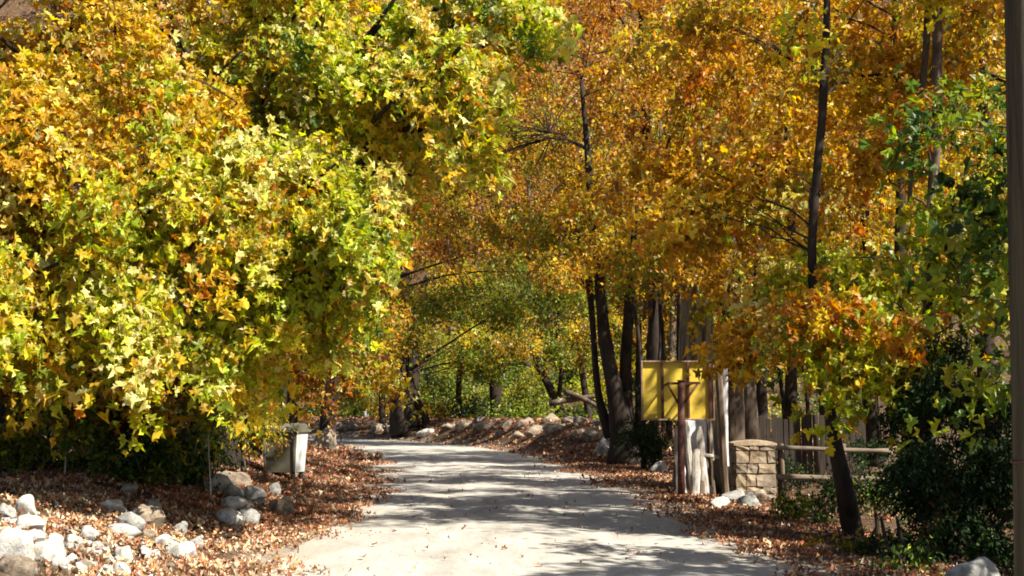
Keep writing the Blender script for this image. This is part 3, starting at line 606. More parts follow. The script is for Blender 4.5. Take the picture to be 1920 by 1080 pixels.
for (lb, pts, r) in [
  ('leaning bare-stemmed tree on the stony bank at centre, bending up to the left', [(1062, 780), (1040, 745), (1012, 690), (995, 630), (978, 560)], (.34, .26, .22, .18, .1)),
  ('stout short-trunked tree beyond the bend, left of the leaning one', [(932, 772), (930, 720), (940, 670), (925, 600)], (.42, .34, .26, .14)),
  ('thin dark tree standing between the bend tree and the stout one', [(862, 770), (860, 720), (866, 650), (858, 570)], (.2, .16, .13, .08)),
  ('thin leaning tree just left of the dark multi-stemmed tree', [(1108, 770), (1092, 700), (1085, 640), (1060, 560)], (.22, .18, .14, .08)),
  ('slim pale tree rising from the stony bank behind the leaning one', [(1040, 770), (1052, 700), (1046, 610), (1056, 540)], (.16, .13, .11, .07)),
  ('slim tree at the inner edge of the bend, right of the white upright stone', [(718, 792), (716, 730), (722, 660), (712, 600)], (.2, .17, .14, .08)),
]:
    Y = 72; z0 = H(P(pts[0][0], 770, Y).x, Y)
    pth = [P(a, b, Y) for a, b in pts]; pth[0].z = min(pth[0].z, z0) - .2
    px, py = pts[-1]
    tree('plane_tree', lb, 'tree', pth, r, [lob(px, py - 20, Y, 3, 2.6, 2.2, 46, A_GR), lob(px + rnd.uniform(-50, 50), py + 70, Y - 2, 2.4, 1.6, 1.2, 26, A_OL)], .2, 36, 1, bk='bark_dark', nlimbs=2, twigs=False, seg=8)
# thicket of slender stems behind the board
k = 0
for px in (1206, 1218, 1232, 1243, 1256, 1268, 1334, 1392, 1428, 1470, 1510, 1590, 1675):
    Y = rnd.uniform(36, 46); x = P(px, 700, Y).x
    lo = [lob(px + rnd.uniform(-25, 25), rnd.uniform(330, 480), Y, 1.3, 1.3, 1.5, 9, A_OL if px < 1300 else A_OG)]
    t = midtree('slender_tree', 'slender dark stem in the thicket around the fluted trunk', x, Y, 9, rnd.uniform(.05, .11), lo, group='slender stems in the thicket', lean=(rnd.uniform(-.06, .06), 0))
# hillside woods at the back: individual trees
zones = []
for i in range(30):
    px = -100 + i * 72 + rnd.uniform(-20, 20); Y = rnd.uniform(86, 100)
    zones.append((px, Y))
for px, Y in zones:
    x = P(px, 700, Y).x; Hh = rnd.uniform(17, 22); z = H(x, Y)
    palx = A_GR if px < 1200 else A_OG
    side = 'behind the bend of the track' if 560 < px < 1130 else ('behind the left trees' if px <= 560 else 'behind the right trees')
    lo = [((x, Y, z + 4.5), (3.6, 3, 2.4), 34, palx), ((x + 1, Y, z + 9), (4, 3.4, 3), 34, A_OL if px < 1200 else A_OG), ((x, Y, z + 15), (4, 3.4, 4), 60, A_RU if 560 < px else A_OR)]
    midtree('woodland_tree', 'distant woodland tree ' + side, x, Y, Hh, rnd.uniform(.2, .4), lo, group='woodland trees ' + side, leaf=.26, per=34, lean=(rnd.uniform(-.08, .08), 0), bk='bark')
# farther wood that reads as one mass
lo = []
for i in range(360):
    px = rnd.uniform(-250, 2150); Y = rnd.uniform(104, 230) if i % 2 else rnd.uniform(100, 150); x = P(px, 700, Y).x; z = H(x, Y)
    lo.append(((x, Y, z + rnd.uniform(1, 14)), (7, 5, 5), 24, rnd.choice([A_OL, A_RU, A_GR, A_OG])))
L, cen = sprays(lo, (0, 200), 1, .5, 34)
tag(link('distant_woodland', leaf_mesh('distant_woodland', L, 2, M['leaf'])), 'far wooded slope closing the view behind the trees', 'woodland', kind='stuff')
# low green undergrowth around the bend
for (lb, px, py, Y, r, n, pal) in [
  ('green bush at the foot of the thick leaning bend tree, on its left', 700, 745, 78, (2.2, 1.5, 1.3), 30, A_G),
  ('sunlit yellow-green bush behind the stony bank', 1100, 700, 78, (2.2, 1.5, 1.6), 34, A_LG),
  ('broad green bush between the bend tree and the stout tree', 830, 700, 82, (2.6, 1.5, 1.8), 40, A_GR),
  ('olive bush above the far right part of the stony bank', 990, 715, 80, (2.6, 1.5, 1.4), 36, A_GR),
  ('olive-green bush beside the inner edge of the bend', 640, 730, 64, (1.8, 1.5, 1.2), 30, A_OL),
  ('dark low bush by the pale rock at the bend', 870, 760, 76, (2.0, 1.0, .5), 16, A_DG)]:
    p = P(px, py, Y)
    shrub('bush', lb, 'bush', (p.x, p.y, H(p.x, p.y) - .1), [(tuple(p), r, n, pal)], .2, 40, 1)
lo = []
for i in range(260):
    x = rnd.uniform(-34, 26); Y = rnd.uniform(66, 108); d_, s_ = roadd(x, Y)
    if d_[0] < 3.2 or (s_[0] < 0 and x > -9): continue
    tall = Y > 82
    lo.append(((x, Y, H(x, Y) + (2.0 if tall else .7)), (1.8, 1.2, 2.0 if tall else .6), 22 if tall else 9, rnd.choice([A_DG, A_DG, A_OL, A_G, A_GR])))
L, cen = sprays(lo, (0, 120), 1, .22, 34)
tag(link('undergrowth', leaf_mesh('undergrowth', L, 1, M['leaf'])), 'tangled green undergrowth on the forest floor beyond the stony bank', 'undergrowth', kind='stuff')
# undergrowth under the left trees, shade coloured in; rear shrubs darken the gaps
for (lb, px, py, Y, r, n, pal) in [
  ('dark evergreen undergrowth bush behind the tall left boulders', 60, 800, 22.5, (1.3, .8, .9), 80, A_SHADE),
  ('dark leafy bush behind the flat white boulder', 200, 815, 23, (1.2, .8, .8), 80, A_SHADE),
  ('dark bush at the foot of the left plane trees, above the second boulder pile', 340, 820, 23, (1.0, .7, .7), 60, A_SHADE),
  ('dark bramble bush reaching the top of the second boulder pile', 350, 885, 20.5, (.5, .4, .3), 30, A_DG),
  ('dark tall shrub beneath the left boughs near the frame edge', 120, 700, 27, (2.2, 1.0, 1.6), 80, A_SHADE),
  ('deep green shrub behind the pale green sapling', 440, 720, 34, (1.9, 1.4, 1.8), 70, A_SHADE),
  ('deep green shrub beneath the middle of the left boughs', 290, 700, 28, (2.2, 1.0, 1.7), 80, A_SHADE),
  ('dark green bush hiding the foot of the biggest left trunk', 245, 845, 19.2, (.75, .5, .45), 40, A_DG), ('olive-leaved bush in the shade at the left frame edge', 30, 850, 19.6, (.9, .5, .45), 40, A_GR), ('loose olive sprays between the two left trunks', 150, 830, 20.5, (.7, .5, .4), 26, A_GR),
  ('broad dark shrub far behind the tall left boulders', 20, 790, 29, (2.6, 1.0, 1.3), 70, A_SHADE),
  ('low dark shrub between the left tree trunks and the waste container', 420, 810, 30, (1.6, 1.0, .8), 50, A_SHADE)]:
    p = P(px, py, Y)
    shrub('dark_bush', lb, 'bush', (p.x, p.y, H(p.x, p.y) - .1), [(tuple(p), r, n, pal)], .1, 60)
# trees added mostly out of frame on the right to shade verge and road
for i, (x, Y, zc, rx, n) in enumerate([(8.6, 12.4, 5.6, 1.7, 46), (9.2, 13.6, 10.6, 2.2, 60), (9.2, 18, 11.5, 2.6, 70), (9.8, 22.5, 11.5, 2.8, 80), (9.2, 28.5, 12, 2.8, 80), (9.0, 35, 12, 3, 80), (8.5, 42, 12.5, 3, 80)]):
    midtree('plane_tree', ['small plane tree added for shade just right of the utility pole', 'plane tree added for shade right of the frame, level with the grey boulder', 'tall plane tree added for shade right of the frame, level with the crooked trunk', 'tall plane tree added for shade right of the frame, level with the yellow backboard', 'tall plane tree added for shade behind the right end of the board fence', 'tall plane tree added for shade in the wood right of the fluted trunk', 'tall plane tree added for shade in the wood right of the multi-stemmed tree'][i],
            x, Y, zc + 1.5, .18, [((x, Y, zc), (rx, rx, rx * .8), n, A_OG), ((x - .8, Y + 1, zc - 2.4), (rx * .7, rx * .7, 1), n // 4, A_OG)] + ([((x - 3.4, Y + .5, zc + 1), (2.3, 2.6, 1.1), 68, A_OG)] if i else []) + ([((8.4, 32.2, 7.4), (1.9, 1.7, 1.6), 64, A_OG)] if i == 5 else []), leaf=.19, per=44)  # lean-in crowns and the low extra lobe are shaped for their shade

midtree('plane_tree', 'low plane tree added out of view right of the camera to shade the utility pole', 8.6, 7.4, 8.2, .16, [((7.3, 8.5, 5.4), (1.3, 1.2, 1.2), 60, A_OG), ((7.6, 8.3, 7.9), (1.0, 1.0, .9), 34, A_OG)], leaf=.19, per=48)  # tree added out of view to throw shade toward the pole
# ================================================================ rocks
def rock_mesh(seed, sub=3):
    bm = bmesh.new(); bmesh.ops.create_icosphere(bm, subdivisions=sub, radius=1)
    o = Vector((seed * 3.7, seed * 1.3, seed * 2.1)); rr = random.Random(seed)
    planes = [(Vector((rr.gauss(0, 1), rr.gauss(0, 1), rr.gauss(0, .8))).normalized(), rr.uniform(.5, .88)) for _ in range(10)]
    for v in bm.verts:
        p = v.co.copy()
        for n_, d_ in planes:
            e = p.dot(n_) - d_
            if e > 0: p -= n_ * e * .88
        p *= 1 + .24 * noise.fractal(p * 1.6 + o, 1, 2, 4)
        v.co = p
    me = bpy.data.meshes.new('rock'); bm.to_mesh(me); bm.free()
    me.polygons.foreach_set('use_smooth', [True] * len(me.polygons)); me.set_sharp_from_angle(angle=R(34)); return me
RM = [rock_mesh(i + 1) for i in range(9)]
RMM = {}
def rock(px, top, bot, wpx, mat, label, group=None, name='boulder', cat='boulder', Y=None):
    g_ = GT(px, bot) if Y is None else Vector((P(px, bot, Y).x, Y, H(P(px, bot, Y).x, Y)))
    k_ = 1.06 if grp and 'boulders' in str(group) else 1.0
    dist = g_.y; w_ = k_ * wpx * dist / FPX; h_ = k_ * (bot - top) * dist / FPX
    key = (rnd.randrange(len(RM)), mat)
    if key not in RMM:
        m_ = RM[key[0]].copy(); m_.materials.append(M[mat]); RMM[key] = m_
    o = bpy.data.objects.new(name, RMM[key]); C.objects.link(o)
    o.location = (g_.x, g_.y + w_ * .35, g_.z + h_ * .27)
    if mat != 'rock_white' and Y is None and g_.y > 45: o.location.z -= h_ * .2
    o.scale = (w_ * .56, w_ * rnd.uniform(.42, .55), h_ * .62)
    o.rotation_euler = (rnd.uniform(-.2, .2), rnd.uniform(-.2, .2), rnd.uniform(-.4, .4) + rnd.choice([0, math.pi]))
    return tag(o, label, cat, group)
W, Gy, Br = 'rock_white', 'rock_grey', 'rock_brown'
grp = 'boulders on the left bank'
for a in [
 (10, 985, 1058, 84, W, 'largest white boulder at the left edge'), (47, 924, 968, 36, W, 'tall upright white boulder on top of the left heap'),
 (42, 962, 1000, 60, W, 'rounded white boulder just below the tall upright one'), (6, 944, 975, 32, Gy, 'grey boulder cut by the frame edge beside the upright one'),
 (80, 1008, 1058, 56, W, 'white lumpy boulder right of the largest one'), (60, 990, 1020, 34, W, 'small white stone between the rounded and the lumpy boulder'),
 (26, 1040, 1082, 60, Br, 'brownish boulder under the largest white one'), (205, 937, 962, 54, W, 'flat smooth white boulder alone on the brown bank'),
 (236, 958, 1000, 46, Gy, 'grey boulder leaning on the darker slab, below the flat white one'), (266, 942, 990, 56, Br, 'darkest slab-like boulder right of the flat white one'),
 (285, 935, 962, 30, Gy, 'small grey boulder behind the darkest slab'), (222, 980, 1008, 52, W, 'low white stone in front of the grey leaning boulder'),
 (230, 1014, 1054, 36, W, 'upright white and grey block low in the leaf litter'), (160, 984, 1014, 34, W, 'pale stone half buried left of the flat white one'),
 (338, 1014, 1048, 54, W, 'pale wedge-shaped boulder nearest the track'), (336, 976, 1003, 30, Gy, 'small grey stone above the wedge-shaped boulder'),
 (302, 1000, 1028, 32, W, 'pale stone left of the wedge-shaped boulder'), (236, 903, 925, 34, Gy, 'grey boulder high on the bank in leaf shade'),
 (132, 1000, 1026, 30, W, 'small white stone between the lumpy boulder and half-buried stone'), (105, 1026, 1054, 26, Gy, 'small grey stone at the right foot of the lumpy boulder'),
 (190, 1010, 1032, 28, Br, 'brown stone left of the upright white and grey block'), (270, 1022, 1050, 24, W, 'small pale stone right of the upright block'),
 (364, 1006, 1030, 26, Gy, 'small grey stone on the track side of the wedge-shaped boulder')]:
    rock(*a[:5], a[5], grp)
for i in range(130):
    px, bt = rnd.uniform(0, 440), rnd.uniform(965, 1078)
    if bt < 990 + px * .12 - 10 or px > 400 - (bt - 975) * .6: continue
    w_ = rnd.uniform(9, 34); rock(px, bt - w_ * .7, bt, w_, rnd.choice([W, W, W, Gy, Br]), 'small pale stone strewn in the leaf litter between the boulders', 'rubble between the left boulders', 'small_stone', 'stone')
grp = 'boulders in the second pile'
for a in [
 (402, 884, 926, 44, Gy, 'leftmost grey boulder of the second pile'), (438, 880, 912, 58, Br, 'brown capstone of the second pile'), (436, 906, 934, 34, Gy, 'grey boulder in the middle of the second pile'),
 (470, 908, 942, 42, Gy, 'rightmost upper grey boulder of the second pile'), (432, 930, 956, 46, W, 'pale slab below the second pile'), (424, 950, 988, 46, W, 'white boulder at the foot of the second pile'),
 (462, 950, 986, 38, Gy, 'blue-grey rounded boulder touching the white one at the foot of the second pile'), (512, 906, 932, 24, Gy, 'small round boulder in front of the waste container'),
 (528, 928, 968, 44, Br, 'litter-covered brown boulder below the waste container'), (412, 840, 868, 30, W, 'pale boulder in the shade behind the second pile'), (455, 935, 960, 40, Br, 'brown stone wedged in the right side of the second pile')]:
    rock(*a[:5], a[5], grp)
grp = 'stones at the foot of the pillar'
for a in [(1352, 928, 954, 46, W, 'pale flat stone left of the pillar foot'), (1378, 912, 944, 44, Gy, 'grey stone leaning on the pillar front'), (1404, 922, 952, 38, Gy, 'jagged grey stone before the pillar'), (1428, 914, 940, 34, Br, 'brown stone at the right corner of the pillar foot'), (1330, 908, 928, 22, Gy, 'small grey stone between the posts')]:
    rock(*a[:5], a[5], grp)
rock(1138, 818, 856, 34, Gy, 'grey boulder in front of the dark multi-stemmed tree')
rock(1238, 862, 888, 38, Gy, 'grey boulder at the edge of the dark thicket')
rock(1838, 1042, 1112, 100, Gy, 'big rounded grey boulder at the bottom right beside the pole')
grp = 'stones on the bank at the bend'
sites = [(985, 775, 800, 36), (952, 780, 800, 34), (1090, 772, 796, 44), (1040, 785, 808, 44), (1120, 775, 800, 40), (872, 780, 800, 40), (1005, 792, 815, 44), (1066, 776, 795, 40), (912, 785, 806, 44), (845, 788, 806, 36), (940, 800, 818, 30), (1085, 796, 818, 44), (1030, 770, 790, 34), (898, 775, 792, 30),(1112, 800, 826, 40),(975, 803, 822, 34)]
for i, (a, b, c_, w_) in enumerate(sites):
    rock(a, b, c_, w_, [Br, 'rock_dark', Br][i % 3], 'rough half-buried stone on the leafy bank right of the bend', grp, 'bank_stone', 'stone')
for a in [(770, 796, 816, 40, 'rock_dark', 'brown stone at the foot of the thick leaning bend tree'), (800, 802, 818, 34, W, 'pale stone right of the thick leaning bend tree'), (735, 790, 810, 22, W, 'pale stone left of the thick leaning bend tree'), (708, 788, 812, 36, Br, 'grey stone third left of the bend tree'),
          (686, 764, 784, 12, W, 'narrow upright white stone beyond the bend'), (662, 786, 808, 34, 'rock_dark', 'dark grey stone on the far side of the bend'), (630, 782, 806, 34, 'rock_dark', 'grey stone at the left end of the bend'), (830, 738, 768, 46, W, 'large pale rock behind the bend'), (604, 786, 838, 60, Br, 'dark pointed mound of rock right of the waste container')]:
    rock(*a[:5], a[5], name='stone', cat='stone')
# fallen grey logs beyond the stony bank
for i, (a, b, lb) in enumerate([((1030, 758), (1130, 742), 'long grey fallen log behind the stony bank'), ((1060, 735), (1125, 765), 'shorter fallen log crossing the long one')]):
    Y = 68; mb = MB(); p, q = P(*a, Y), P(*b, Y - i); mb.tube(bez(p, q, .15, 7), [.17, .17, .16, .15, .13, .12, .1], 10, lump=.25, seed=i * 5)
    tag(mb.build('fallen_log', M['bark']), lb, 'log')

# ================================================================ waste container
bz = GT(528, 900); cx, cyy = bz.x, bz.y + .35
t = root_world(thing('waste_container', 'grey metal waste container with its sunlit right side coloured pale, half under the leaves', 'waste bin', (cx, cyy, bz.z), rz=R(-14)))
RT = Matrix.Translation(t.location) @ t.rotation_euler.to_matrix().to_4x4()
def tb(mb): mb.v = [tuple(RT @ Vector(v)) for v in mb.v]; return mb
wx, wy, hz_ = .76, .6, .98
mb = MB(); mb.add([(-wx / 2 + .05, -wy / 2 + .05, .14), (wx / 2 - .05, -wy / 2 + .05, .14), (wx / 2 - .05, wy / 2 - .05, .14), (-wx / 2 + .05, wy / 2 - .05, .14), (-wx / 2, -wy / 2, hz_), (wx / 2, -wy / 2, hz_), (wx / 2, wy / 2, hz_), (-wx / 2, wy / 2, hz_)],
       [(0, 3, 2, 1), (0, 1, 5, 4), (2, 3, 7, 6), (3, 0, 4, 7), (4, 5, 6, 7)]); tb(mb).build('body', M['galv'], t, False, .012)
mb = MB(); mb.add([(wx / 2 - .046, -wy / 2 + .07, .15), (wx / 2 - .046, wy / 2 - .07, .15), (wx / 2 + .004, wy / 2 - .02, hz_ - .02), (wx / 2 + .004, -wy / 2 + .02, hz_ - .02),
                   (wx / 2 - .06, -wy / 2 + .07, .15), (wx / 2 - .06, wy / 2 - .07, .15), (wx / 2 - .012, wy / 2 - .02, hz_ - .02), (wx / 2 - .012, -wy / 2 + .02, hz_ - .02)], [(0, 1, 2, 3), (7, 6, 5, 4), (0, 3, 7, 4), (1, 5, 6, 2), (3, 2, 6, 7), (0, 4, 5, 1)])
tag(tb(mb).build('sunlit_side', M['galv_sunlit'], t, False), 'pale side facing the track, sunlight put into its colour')
mb = MB()
for a, b in (((-wx / 2 - .02, -wy / 2 - .02, hz_ + .015), (wx / 2 + .02, -wy / 2 - .02, hz_ + .015)), ((-wx / 2 - .02, wy / 2 + .02, hz_ + .015), (wx / 2 + .02, wy / 2 + .02, hz_ + .015))): mb.beam(a, b, .05, .05)
mb.beam((-wx / 2 - .02, -wy / 2 - .045, hz_ + .013), (-wx / 2 - .02, wy / 2 + .045, hz_ + .013), .05, .05, Vector((0, 0, 1))); mb.beam((wx / 2 + .02, -wy / 2 - .045, hz_ + .013), (wx / 2 + .02, wy / 2 + .045, hz_ + .013), .05, .05, Vector((0, 0, 1)))
tb(mb).build('rim', M['galv'], t, False)
mb = MB()
n = 8; pv = []
for i in range(n + 1):
    a = math.pi * i / n; pv += [(-wx / 2, -math.cos(a) * wy / 2, hz_ + .045 + math.sin(a) * .12), (wx / 2, -math.cos(a) * wy / 2, hz_ + .045 + math.sin(a) * .12)]
fs = [(2 * i, 2 * i + 1, 2 * i + 3, 2 * i + 2) for i in range(n)] + [tuple(range(0, 2 * n + 2, 2))[::-1], tuple(range(1, 2 * n + 2, 2)), (0, 2 * n, 2 * n + 1, 1)]
mb.add(pv, fs); tb(mb).build('lid', M['galv'], t, False, .006)
for x in (-.33, .33):
    mb = MB(); mb.beam((x, -wy / 2 + .035, .18), (x, -wy / 2 - .012, hz_ - .03), .035, .03); tb(mb).build('rib', M['galv'], t, False)
mb = MB(); mb.tube([(-.14, -wy / 2 - .01, .72), (-.14, -wy / 2 - .07, .72), (.14, -wy / 2 - .07, .72), (.14, -wy / 2 - .01, .72)], .012, 6); tb(mb).build('handle', M['galv'], t)
for x, y in ((-.27, -.2), (.27, -.2), (-.27, .2), (.27, .2)):
    mb = MB(); mb.tube([(x - .025, y, .075), (x + .025, y, .075)], .075, 14); wl = tb(mb).build('wheel', M['rubber'], t, False)
    mb = MB(); mb.box((x, y, .115), (.09, .03, .07)); tb(mb).build('fork', M['galv'], wl, False)

# ================================================================ basketball hoop seen from behind
pb = GT(1277, 932); Yp = pb.y
t = root_world(thing('basketball_hoop', 'old basketball hoop with a yellow backboard on a dark rusty post', 'basketball hoop', pb))
sc_ = FPX / Yp
def bx_(px, py, dy=0): q = P(px, py, Yp); return Vector((q.x, Yp + dy, q.z))
mb = MB(); mb.tube([bx_(1278, 936), bx_(1277, 860), bx_(1277, 714)], [.075, .07, .066], 14); mb.build('post', M['rust'], t)
mb = MB(); mb.box(bx_(1277, 713.5), (.16, .16, .015)); mb.build('post_cap', M['rust'], t, False)
DB = .42
c0 = bx_(1276, 731.5, DB); bw, bh = 136 / sc_, 110 / sc_
mb = MB(); mb.box(c0 + Vector((0, .03, 0)), (bw - .03, .016, bh - .03)); mb.build('panel', M['yellow'], t, False, .002)
def barv(px, name='batten', mt='rust', w_=.05):
    m_ = MB(); q = bx_(px, 731.5, DB - .012); m_.box(q, (w_, .06, bh - .062)); m_.build(name, M[mt], t, False, .004)
barv(1247); barv(1296)
for nm, cc, sz in (('frame_top', c0 + Vector((0, -.012, bh / 2)), (bw + .04, .07, .035)), ('frame_bottom', c0 + Vector((0, -.012, -bh / 2)), (bw + .04, .07, .035)),
                   ('frame_side', c0 + Vector((-bw / 2, -.012, .004)), (.035, .068, bh - .038)), ('frame_side', c0 + Vector((bw / 2, -.012, .004)), (.035, .068, bh - .038))):
    mb = MB(); mb.box(cc, sz); mb.build(nm, M['rust_light'], t, False, .004)
mb = MB(); mb.box(c0 + Vector((bw / 2 - .06, -.006, 0)), (.06, .05, bh - .066)); mb.build('batten', M['rust'], t, False)
mb = MB(); mb.beam(bx_(1252, 719, .03), bx_(1313, 718, .03), .05, .05, Vector((0, 0, 1))); mb.build('cross_bar', M['rust'], t, False)
for a, b in ((1252, 1272), (1308, 1282)):
    mb = MB(); mb.tube([bx_(a, 720, .03), bx_(b, 757, .0)], .022, 8); mb.build('brace', M['rust'], t)
for a in (1254, 1300):
    mb = MB(); mb.tube([bx_(a, 718, .03), bx_(a - 4, 722, DB - .02)], .02, 8); mb.build('arm', M['rust'], t)
mb = MB(); mb.tube([bx_(1277, 765, 0), bx_(1277, 775, DB)], .02, 8); mb.build('arm', M['rust'], t)
mb = MB(); ring = [c0 + Vector((.225 * math.cos(a), .32 + .225 * math.sin(a), -bh * .32)) for a in [2 * math.pi * i / 24 for i in range(25)]]; mb.tube(ring, .01, 6); mb.build('rim', M['rust'], t)
mb = MB(); mb.box(c0 + Vector((0, .07, -bh * .32)), (.12, .06, .09)); mb.build('rim_bracket', M['rust'], t, False)

# ================================================================ timber, posts, sheet around the old trunk
def plank_rough(a, b, w0, th, mat, name, label, cat, group=None, seg=7, seed=0, facing=Vector((0, 1, 0))):
    mb = MB(); a = Vector(a); b = Vector(b); vs = []; rr = random.Random(seed)
    z = (b - a).normalized(); x = facing.cross(z).normalized(); y = z.cross(x)
    for i in range(seg + 1):
        q = a.lerp(b, i / seg); wl = w0 / 2 * rr.uniform(.8, 1.15); wr = w0 / 2 * rr.uniform(.8, 1.15); tt = th / 2 * rr.uniform(.8, 1.2); o = y * rr.uniform(-.01, .01)
        if i == seg: wl *= .6
        vs += [q - x * wl - y * tt * .3 + o, q - x * wl * .4 - y * tt + o, q + x * wr * .5 - y * tt + o, q + x * wr - y * tt * .2 + o, q + x * wr + y * tt + o, q - x * wl + y * tt + o]
    fs = [(i * 6 + k, i * 6 + (k + 1) % 6, (i + 1) * 6 + (k + 1) % 6, (i + 1) * 6 + k) for i in range(seg) for k in range(6)] + [tuple(range(5, -1, -1)), tuple(seg * 6 + k for k in range(6))]
    mb.add(vs, fs); return tag(mb.build(name, M[mat], None, False), label, cat, group)
YT = Yp + .75
def PG(px, Y): x = P(px, 0, Y).x; return Vector((x, Y, H(x, Y) - .05))
gt = 'split timbers leaning on the fluted trunk'
for i, (a, b, top, m_, w_, lb) in enumerate([(1262, 1270, 800, 'grey_wood', .1, 'leftmost split timber leaning behind the hoop post, silvery'), (1270, 1276, 850, 'white_wood', .1, 'short bleached split timber directly behind the hoop post'), (1288, 1286, 790, 'grey_wood', .09, 'dark silvery timber close on the right of the hoop post'),
        (1292, 1306, 842, 'grey_wood', .12, 'silvery timber slanting right below the white sheet'), (1300, 1322, 850, 'board_wood', .1, 'brown timber slanting farthest right below the white sheet'), (1308, 1312, 800, 'grey_wood', .13, 'broad upright silvery timber at the right edge of the white sheet')]):
    plank_rough(PG(a, YT - .15 + .05 * (i % 3)), P(b, top, YT + .1 + .05 * (i % 3)), w_ * 1.3, .07, m_, 'split_timber', lb, 'timber', gt, seed=i)
mb = MB(); q0, q1 = P(1286, 858, YT + .25), P(1324, 786, YT + .32); nn_ = 6; vs = []
for i in range(nn_ + 1):
    for j in range(2):
        u = i / nn_; vs.append(Vector((q0.x + (q1.x - q0.x) * u, q0.y + .07 * j * 0 + .03 * math.sin(u * 7), q0.z if j == 0 else q1.z)))
fs = [(2 * i, 2 * i + 2, 2 * i + 3, 2 * i + 1) for i in range(nn_)]
mb.add(vs, fs); o = mb.build('white_sheet', M['sheet']); so = o.modifiers.new('s', 'SOLIDIFY'); so.thickness = .01
tag(o, 'dull white metal sheet propped behind the post below the yellow backboard', 'metal sheet')
plank_rough(PG(1324, YT + .3), P(1324, 788, YT + .3), .09, .07, 'board_wood', 'wooden_post', 'thin brown post right of the white sheet', 'post', seed=11)
plank_rough(PG(1346, YT), P(1346, 690, YT), .14, .12, 'board_wood', 'wooden_post', 'tall dark brown post rising at the right edge of the yellow backboard', 'post', seed=12)
plank_rough(P(1360, 874, YT + .15), P(1357, 684, YT + .15), .15, .07, 'white_wood', 'sunlit_slab', 'rough slab coloured white as sunlit, fixed beside the tall dark post', 'timber', seed=13)  # white colour stands for the sunlight on this edge
plank_rough(P(1322, 853, YT + .08), P(1349, 857, YT + .08), .08, .05, 'grey_wood', 'cross_piece', 'short wooden cross piece between the thin and the tall post', 'timber', seed=14, seg=3, facing=Vector((0, 1, 0.01)))

# stone pillar: every stone its own part
Yq = 25.4; xl, xr = P(1364, 0, Yq).x, P(1436, 0, Yq).x; zt = P(1400, 834, Yq).z; xm = (xl + xr) / 2; pw = xr - xl; z0 = H(xm, Yq) - .05; dp = .7
t = root_world(thing('stone_pillar', 'square rubble-stone gate pillar with a weathered rounded cap beside the rail fence', 'stone pillar', (xm, Yq + dp / 2, z0)))
mb = MB(); mb.box((xm, Yq + dp / 2, (z0 + zt) / 2), (pw - .05, dp - .05, zt - z0)); mb.build('mortar_core', M['mortar'], t, False)
pr = random.Random(3)
def pstone(c, s, m_='pillar_stone'):
    bm = bmesh.new(); bmesh.ops.create_cube(bm, size=1); 
    bmesh.ops.subdivide_edges(bm, edges=list(bm.edges), cuts=1, use_grid_fill=True)
    for v in bm.verts:
        d = sum(1 for q in v.co if abs(q) > .4); k = {3: .97, 2: .99}.get(d, 1.01)
        v.co = Vector((v.co.x * s[0] * k, v.co.y * s[1] * k, v.co.z * s[2] * k)) + Vector((pr.uniform(-1, 1), pr.uniform(-1, 1), pr.uniform(-1, 1))) * .017
    me = bpy.data.meshes.new('stone'); bm.to_mesh(me); bm.free(); me.transform(Matrix.Translation(c)); return link('stone', me, t, M[m_])
zz = z0 + .02; row = 0
while zz < zt - .1:
    hh = min(pr.uniform(.11, .27), zt - zz)
    for face in range(4):
        ln = pw if face % 2 == 0 else dp - .1; cuts = [0] + sorted(pr.uniform(.2, .5) + .3 * k for k in range(2 if ln > .7 else 1)) + [1]
        for a, b in zip(cuts[:-1], cuts[1:]):
            if b > 1 or a >= 1: continue
            u = ((a + b) / 2 - .5) * ln; wl = (b - a) * ln - .022
            if face == 0: c_ = (xm + u, Yq + .04, zz + hh / 2); s_ = (wl, .11, hh - .022)
            elif face == 2: c_ = (xm + u, Yq + dp - .04, zz + hh / 2); s_ = (wl, .11, hh - .022)
            elif face == 1: c_ = (xr - .04, Yq + dp / 2 + u, zz + hh / 2); s_ = (.11, wl, hh - .022)
            else: c_ = (xl + .04, Yq + dp / 2 + u, zz + hh / 2); s_ = (.11, wl, hh - .022)
            pstone(c_, s_, pr.choice(['pillar_stone', 'pillar_stone', 'rock_brown']))
    zz += hh
mb = MB()
vs = []; n_ = 8
for i in range(n_ + 1):
    u = i / n_ * 2 - 1; hq = .07 * (1 - u * u) + .03
    vs += [(xm + u * (pw / 2 + .04), Yq - .03, zt - .02), (xm + u * (pw / 2 + .04), Yq - .01, zt + hq), (xm + u * (pw / 2 + .04), Yq + dp + .01, zt + hq), (xm + u * (pw / 2 + .04), Yq + dp + .03, zt - .02)]
fs = [(i * 4 + k, (i + 1) * 4 + k, (i + 1) * 4 + (k + 1) % 4, i * 4 + (k + 1) % 4) for i in range(n_) for k in range(4)] + [(0, 1, 2, 3), (n_ * 4 + 3, n_ * 4 + 2, n_ * 4 + 1, n_ * 4)]
mb.add(vs, fs); mb.build('cap', M['pillar_stone'], t, False, .008)

